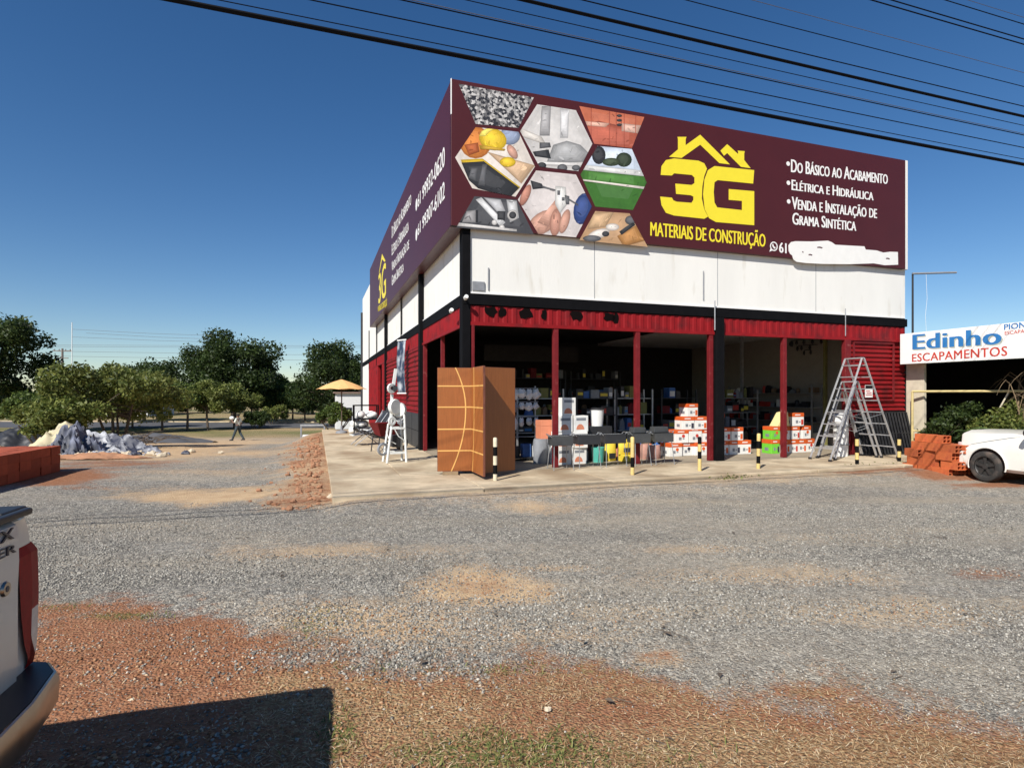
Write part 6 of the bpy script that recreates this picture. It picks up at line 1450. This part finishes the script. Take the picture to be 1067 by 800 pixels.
# far end of the side pavement
t = thing('gate_barrier', 'low grey pipe barrier beyond the side pavement', 'barrier', far(326, 38), .1)
for x in (-.75, .75): q = MB(); q.bar((x, 0, -.1), (x, 0, 1.0), .09); q.build('post', M['grey_print'], t)
q = MB(); q.bar((-.8, 0, 1.0), (.8, 0, 1.0), .1); q.build('rail', M['steel'], t)
q = MB(); q.box(-.6, .6, -.4, .4, -.3, .45); tag(q.build('kerb_block', M['house_white'], loc=far(328, 30), rz=ANG, bevel=.03), 'white painted block beyond the end of the side pavement', 'block')
t = thing('small_house', 'small plain white house far behind the tan parasol', 'house', far(368, 50), ANG)
q = MB(); q.box(-1.4, 1.6, -1.5, 4, -.3, 3.2); q.build('wall', M['house_white'], t); q = MB(); q.box(-1.6, 1.8, -1.7, 4.2, 3.2, 3.32); q.build('roof', M['roof_tile'], t)
q = MB(); q.box(-.9, -.2, -1.52, -1.505, .9, 2.0); q.build('window', M['glass'], t)
t = thing('white_building', 'white flat building showing above the dark tree by the shop corner', 'building', far(379, 75), ANG)
q = MB(); q.box(-3, 3, -2, 6, -.3, 7.0); q.build('wall', M['house_white'], t); q = MB(); q.box(-3.1, 3.1, -2.1, 6.1, 7.0, 7.12); q.build('roof', M['roof_tile'], t)
t = thing('low_house', 'low white house glimpsed between the trunks beyond the road', 'house', far(118, 84), .05)
q = MB(); q.box(-6, 6, -2, 5, -.3, 2.3); q.build('wall', M['house_white'], t); q = MB(); q.prism([(-6.6, 2.3), (6.6, 2.3), (5.5, 3.0), (-5.5, 3.0)], -2.6, 5.5); q.build('roof', M['roof_tile'], t)
for x in (-4, -1, 3): q = MB(); q.box(x - .6, x + .6, -2.02, -2.005, .8, 1.8); q.build('window', M['glass'], t)

# ------------------------------------------------------------------ NEIGHBOUR WORKSHOP
NU = 11.86
nsign = thing('workshop_sign', 'white hand painted sign with blue and red letters over the neighbouring workshop', 'sign', C0, ANG)
def nb_(px, py): return side(px, py, NU)
zb_, zt_ = 2.50, 3.30
q = MB(); q.box(NU, NU + .06, -6.5, -.12, zb_, zt_); q.build('panel', M['sign_white'], nsign, bevel=.006)
fN = lambda a, z, t: (NU - t - .001, a, z)
def z4(zx, zy): return (920 + zx * .175, 320 + zy * .175)
def nline(txt, l, lt, lb, r, rt, rb, m_, bold=.03, off=0, sp=1.0, name='lettering', th=.004):
    a0, zb0 = nb_(*z4(l, lb)); _, zt0 = nb_(*z4(l, lt)); a1, zb1 = nb_(*z4(r, rb)); _, zt1 = nb_(*z4(r, rt))
    return lettering(txt, a0 + off, a1 + off, zb0 - abs(off), zb1 - abs(off), zt0 - zb0, fN, m_, nsign, bold, False, h1=zt1 - zb1, name=name, th=th, spacing=sp)
nline('Edinho', 176, 165, 252, 708, 120, 218, M['sign_olive'], .035, -.025, 1.05, 'letter_shadow', .002)
nline('Edinho', 176, 165, 252, 708, 120, 218, M['sign_blue'], .035, 0, 1.05)
nline('ESCAPAMENTOS', 174, 280, 325, 742, 232, 288, M['sign_red'], .02, 0, 1.05)
nline('PIONEIRO', 722, 103, 135, 985, 70, 108, M['sign_blue'], .02); nline('ESCAPAMENTOS', 726, 145, 165, 985, 115, 138, M['sign_red'], .0)
wsh = thing('workshop_building', 'open fronted neighbouring workshop with dark inside and beige wall', 'workshop', C0, ANG)
q = MB(); q.box(12.26, 22, -6.5, 8, 3.05, 3.2); q.box(NU + .07, 12.26, -6.5, -.2, 3.1, 3.16); q.build('roof', M['dark_steel'], wsh)
q = MB(); q.box(12.24, 12.34, .05, 8, -.1, 3.04); q.box(12.34, 22, 7.9, 8.05, -.1, 3.04); q.box(21.9, 22.05, -6, 7.9, -.1, 3.04); q.build('wall', M['shade_wall'], wsh)
q = MB(); q.box(12.22, 12.30, -.5, -.02, -.1, 3.03); q.build('end_wall', M['beige'], wsh)
q = MB(); q.prism([(12.32, 0.0), (13.6, 0.0), (12.32, 2.0)], 1.2, 1.3); q.build('white_gable', M['house_white'], wsh)
q = MB(); q.bar((12.5, .4, 3.03), (13.0, .9, 2.4), .09, .05); q.build('beam', M['beige'], wsh)
q = MB(); q.tube((12.65, .1, 2.25), (12.65, .1, 2.75), .05); q.build('lamp', M['white_plastic'], wsh, smooth=True)
for v_ in (-3.9, -6.2): q = MB(); q.box(12.10, 12.18, v_, v_ + .08, 0, 3.05); q.build('post', M['dark_steel'], wsh)
t = thing('pipe_fence', 'yellow pipe fence with slanting bars before the workshop plants', 'fence', B(12.0, -.35), ANG + R(-72))
q = MB(); q.tube((0, 0, 1.78), (5.5, 0, 1.78), .032); q.build('rail', M['pipe_yellow'], t); q = MB(); q.tube((0, 0, .75), (.7, 0, .75), .025); q.build('rail', M['pipe_yellow'], t)
for x in (0, .7, 2.4, 4.2): q = MB(); q.tube((x, 0, 0), (x, 0, 1.78 if x != .7 else .9), .03); q.build('post', M['pipe_yellow'], t)
for (a, b_) in (((1.35, .05, .35), (1.95, .05, 1.75)), ((2.25, .06, .7), (2.45, .06, 1.95)), ((.9, .04, .1), (1.25, .04, .7))): q = MB(); q.bar(a, b_, .05, .03); q.build('slanting_bar', M['beige'], t)
def shrub2(p, h, cr, m, n, leaf, label, dry=0):
    return tree('plant', label, p, h, cr, .1, m, n, leaf, .025, 22, stems=5, cat='plant')
shrub2(B(12.55, -1.2), 1.75, .75, 'leaf_dark', 3800, .055, 'dense dark green climber on the left end of the yellow fence')
shrub2(B(12.7, -2.4), 1.75, .85, 'leaf_olive', 3800, .06, 'bushy green plant behind the white car bonnet')
shrub2(B(12.75, -3.6), 2.15, .85, 'leaf_dry', 1500, .06, 'sparse dry brown bush at the right edge under the sign')
t = thing('dry_branches', 'bare curving dry branches over the workshop plants', 'branches', B(12.6, -2.8), ANG)
q = MB()
for k in range(46):
    a = rnd.uniform(0, 6.28); L = rnd.uniform(.4, 1.3); zt_ = rnd.uniform(1.6, 2.35); bx, by = rnd.uniform(-.2, .2), rnd.uniform(-.5, .5); ex, ey = math.cos(a) * L * .6, math.sin(a) * L; q.path([(bx + ex * s_ + .05 * math.sin(s_ * 7 + k), by + ey * s_ + .05 * math.cos(s_ * 6 + k * 2), zt_ * (1 - (1 - min(1, s_ * 1.5)) ** 2) - max(0, s_ - .6) * L * .9) for s_ in [j_ / 8 for j_ in range(9)]], [.010, .009, .008, .007, .006, .005, .004, .003, .002], 5)
q.build('stem', M['straw_leaf'], t)
t = thing('palm_plant', 'small pale green palm with arching fronds behind the car', 'palm', (11.2, 13.15, 0), 0)
for k in range(13):
    a = 6.2832 * k / 13 + rnd.uniform(-.2, .2); L = rnd.uniform(.7, .95); q = MB(); pts = [(math.cos(a) * L * s, math.sin(a) * L * s, .75 + .75 * s - .75 * s * s * rnd.uniform(.9, 1.2)) for s in [j / 10 for j in range(11)]]
    for i in range(1, 11):
        p0_, p1_ = Vector(pts[i - 1]), Vector(pts[i]); d_ = (p1_ - p0_).normalized(); sd_ = d_.cross(Vector((0, 0, 1))).normalized()
        for s in (-1, 1):
            w2 = .26 * math.sin(math.pi * min(.97, i / 11 + .12)); tip = p1_ + sd_ * s * w2 + d_ * .12 - Vector((0, 0, .05)); q.face([p0_, p0_ + d_ * .028, tip])
    q.path(pts, .006, 4); q.build('frond', M['leaf_palm'], t, fix=False)
q = MB(); q.path([(0, 0, 0), (.02, 0, .4), (0, 0, .8)], [.07, .06, .05], 8); q.build('trunk', M['bark'], t)
q = MB(); q.box(-.5, .5, -.3, .3, 0, .05)
# lamp pole behind the workshop
t = thing('arm_pole', 'thin dark pole with a short pale level arm beside the shop', 'pole', B(pu(951, .9), .9, 0), 0)
q = MB(); q.path([(0, 0, 0), (0, 0, 5.25)], [.035, .025]); q.build('mast', M['dark_steel'], t)
q = MB(); q.tube((-.03, -.03, 5.23), (1.2, -.1, 5.25), .03); q.build('arm', M['steel'], t)
q = MB(); q.path([(.35, -.06, 5.2), (.38, -.06, 4.5), (.33, -.06, 4.0), (.37, -.06, 3.3)], .004, 5); q.build('cord', M['paper'], t)

# ------------------------------------------------------------------ CABLES
def cable(y1067, n, r, m, label, sag=.25, group='overhead cables crossing the sky'):
    xr = (1067 - CX) / FPX; d = n / (xr * V.x + V.y); hz = (HY - y1067) / FPX * d; H = CAMH + hz
    tc_ = (xr * d) * U.x + d * U.y                 # position along the street at the right edge
    q = MB(); pts = []
    for k in range(49):
        s = -30 + 64 * k / 48; z = H + sag * (((s - 3) / 30) ** 2) - sag * (((tc_ - 3) / 30) ** 2)
        p = U * s + V * n; pts.append((p.x, p.y, z))
    q.path(pts, r * (.8 if r > .02 else .62), 6); o = q.build('cable', M[m], smooth=True); tag(o, label, 'cable', group)
lab = ['lowest and thickest black cable bundle crossing above the shop sign', 'thin cable just above the lowest thick bundle', 'second thin cable above the lowest bundle', 'paired thin cable in the middle of the overhead lines', 'thin cable below the thick grey striped cable',
       'thick cable with pale stripe, third thick line from below', 'slim cable just above the striped thick cable', 'thin cable in the gap under the upper right pair', 'fainter grey cable below the upper right pair', 'lower cable of the upper right pair', 'upper cable of the upper right pair', 'cable near the top right corner', 'faint topmost cable at the top right corner', 'twin cable close under the striped thick cable']
for y_, n_, r_, m_, lb in ((171.5, 5.4, .026, 'wire', lab[0]), (166, 5.45, .007, 'wire', lab[1]), (154, 5.5, .009, 'wire', lab[2]), (141, 5.6, .010, 'wire', lab[3]), (139.5, 5.75, .006, 'wire_grey', lab[13]), (131, 5.55, .007, 'wire', lab[4]), (121.5, 5.3, .021, 'wire', lab[5]), (111, 5.45, .010, 'wire', lab[6]),
                       (90.5, 6.1, .009, 'wire', lab[7]), (76, 6.3, .006, 'wire_grey', lab[8]), (46.5, 6.0, .014, 'wire', lab[9]), (41, 6.25, .014, 'wire', lab[10]), (25.5, 6.0, .011, 'wire', lab[11]), (18.5, 6.6, .006, 'wire_grey', lab[12])):
    cable(y_, n_, r_, m_, lb)
# far utility pole and lines
pf = far(65, 95); t = thing('utility_pole', 'distant utility pole with crossarms above the left trees', 'utility pole', pf, .1)
zt = CAMH + (HY - 363) / FPX * 95 - pf.z
q = MB(); q.path([(0, 0, -.2), (0, 0, zt)], [.22, .15], 10); q.build('pole', M['pole_wood'], t)
for z, w2 in ((zt - .4, 1.4), (zt - 1.6, .9)): q = MB(); q.bar((-w2, 0, z), (w2, 0, z), .14); q.build('crossarm', M['pole_wood'], t)
for x in (-1.2, -.5, .5, 1.2): q = MB(); q.lathe([(0, 0), (.07, .02), (.09, .12), (.05, .25), (0, .26)], 8, c=(x, 0, zt - .33)); q.build('insulator', M['grey_print'], t)
pf2 = far(75, 92); t = thing('mast', 'thin white far mast just right of the utility pole', 'mast', pf2, 0)
q = MB(); q.tube((0, 0, -.2), (0, 0, CAMH + (HY - 336) / FPX * 92 - pf2.z), .06); q.build('shaft', M['white_plastic'], t)
for k, (ya, xa, yb, xb, d_) in enumerate(((343, 75, 350, 232, 92), (347, 90, 354, 240, 93), (351, 75, 357, 250, 94), (359, -40, 360, 500, 96), (360.5, -40, 362, 500, 97), (366, 60, 371, 500, 98), (371, 60, 377, 500, 99))):
    a = Vector(((xa - CX) / FPX * d_, d_, CAMH + (HY - ya) / FPX * d_)); b_ = Vector(((xb - CX) / FPX * d_, d_, CAMH + (HY - yb) / FPX * d_))
    q = MB(); q.path([a, a.lerp(b_, .5) - Vector((0, 0, .12)), b_], .022, 5); tag(q.build('far_cable', M['wire_grey']), 'distant power line over the trees, number %s from the top' % ('one two three four five six seven'.split()[k]), 'cable', 'distant power lines over the trees')

# leaf litter and twigs on the gravel
q = MB()
for px_, py_ in ((690, 654), (752, 703), (700, 660), (478, 627), (404, 573), (610, 668), (520, 640), (880, 600), (980, 560), (300, 600), (760, 555), (560, 560), (830, 640), (930, 700), (440, 690), (250, 560), (150, 590), (1010, 640), (640, 730), (700, 770)):
    p = at(px_ + rnd.uniform(-8, 8), py_, .012); a = rnd.uniform(0, 6.28); L = rnd.uniform(.03, .09)
    d_ = Vector((math.cos(a), math.sin(a), 0)); n2 = Vector((-d_.y, d_.x, 0))
    q.face([p - d_ * L * .5, p + n2 * L * .22 + Vector((0, 0, .014)), p + d_ * L * .5 + Vector((0, 0, .006)), p - n2 * L * .22 + Vector((0, 0, .01))])
    q.path([p + n2 * .05, p + n2 * .05 + d_ * L * 1.6 + Vector((0, 0, .01))], .003, 4)
o = stuff(q.build('leaf_litter', M['bark'], fix=False), 'dry leaves and twigs scattered on the gravel', 'litter')
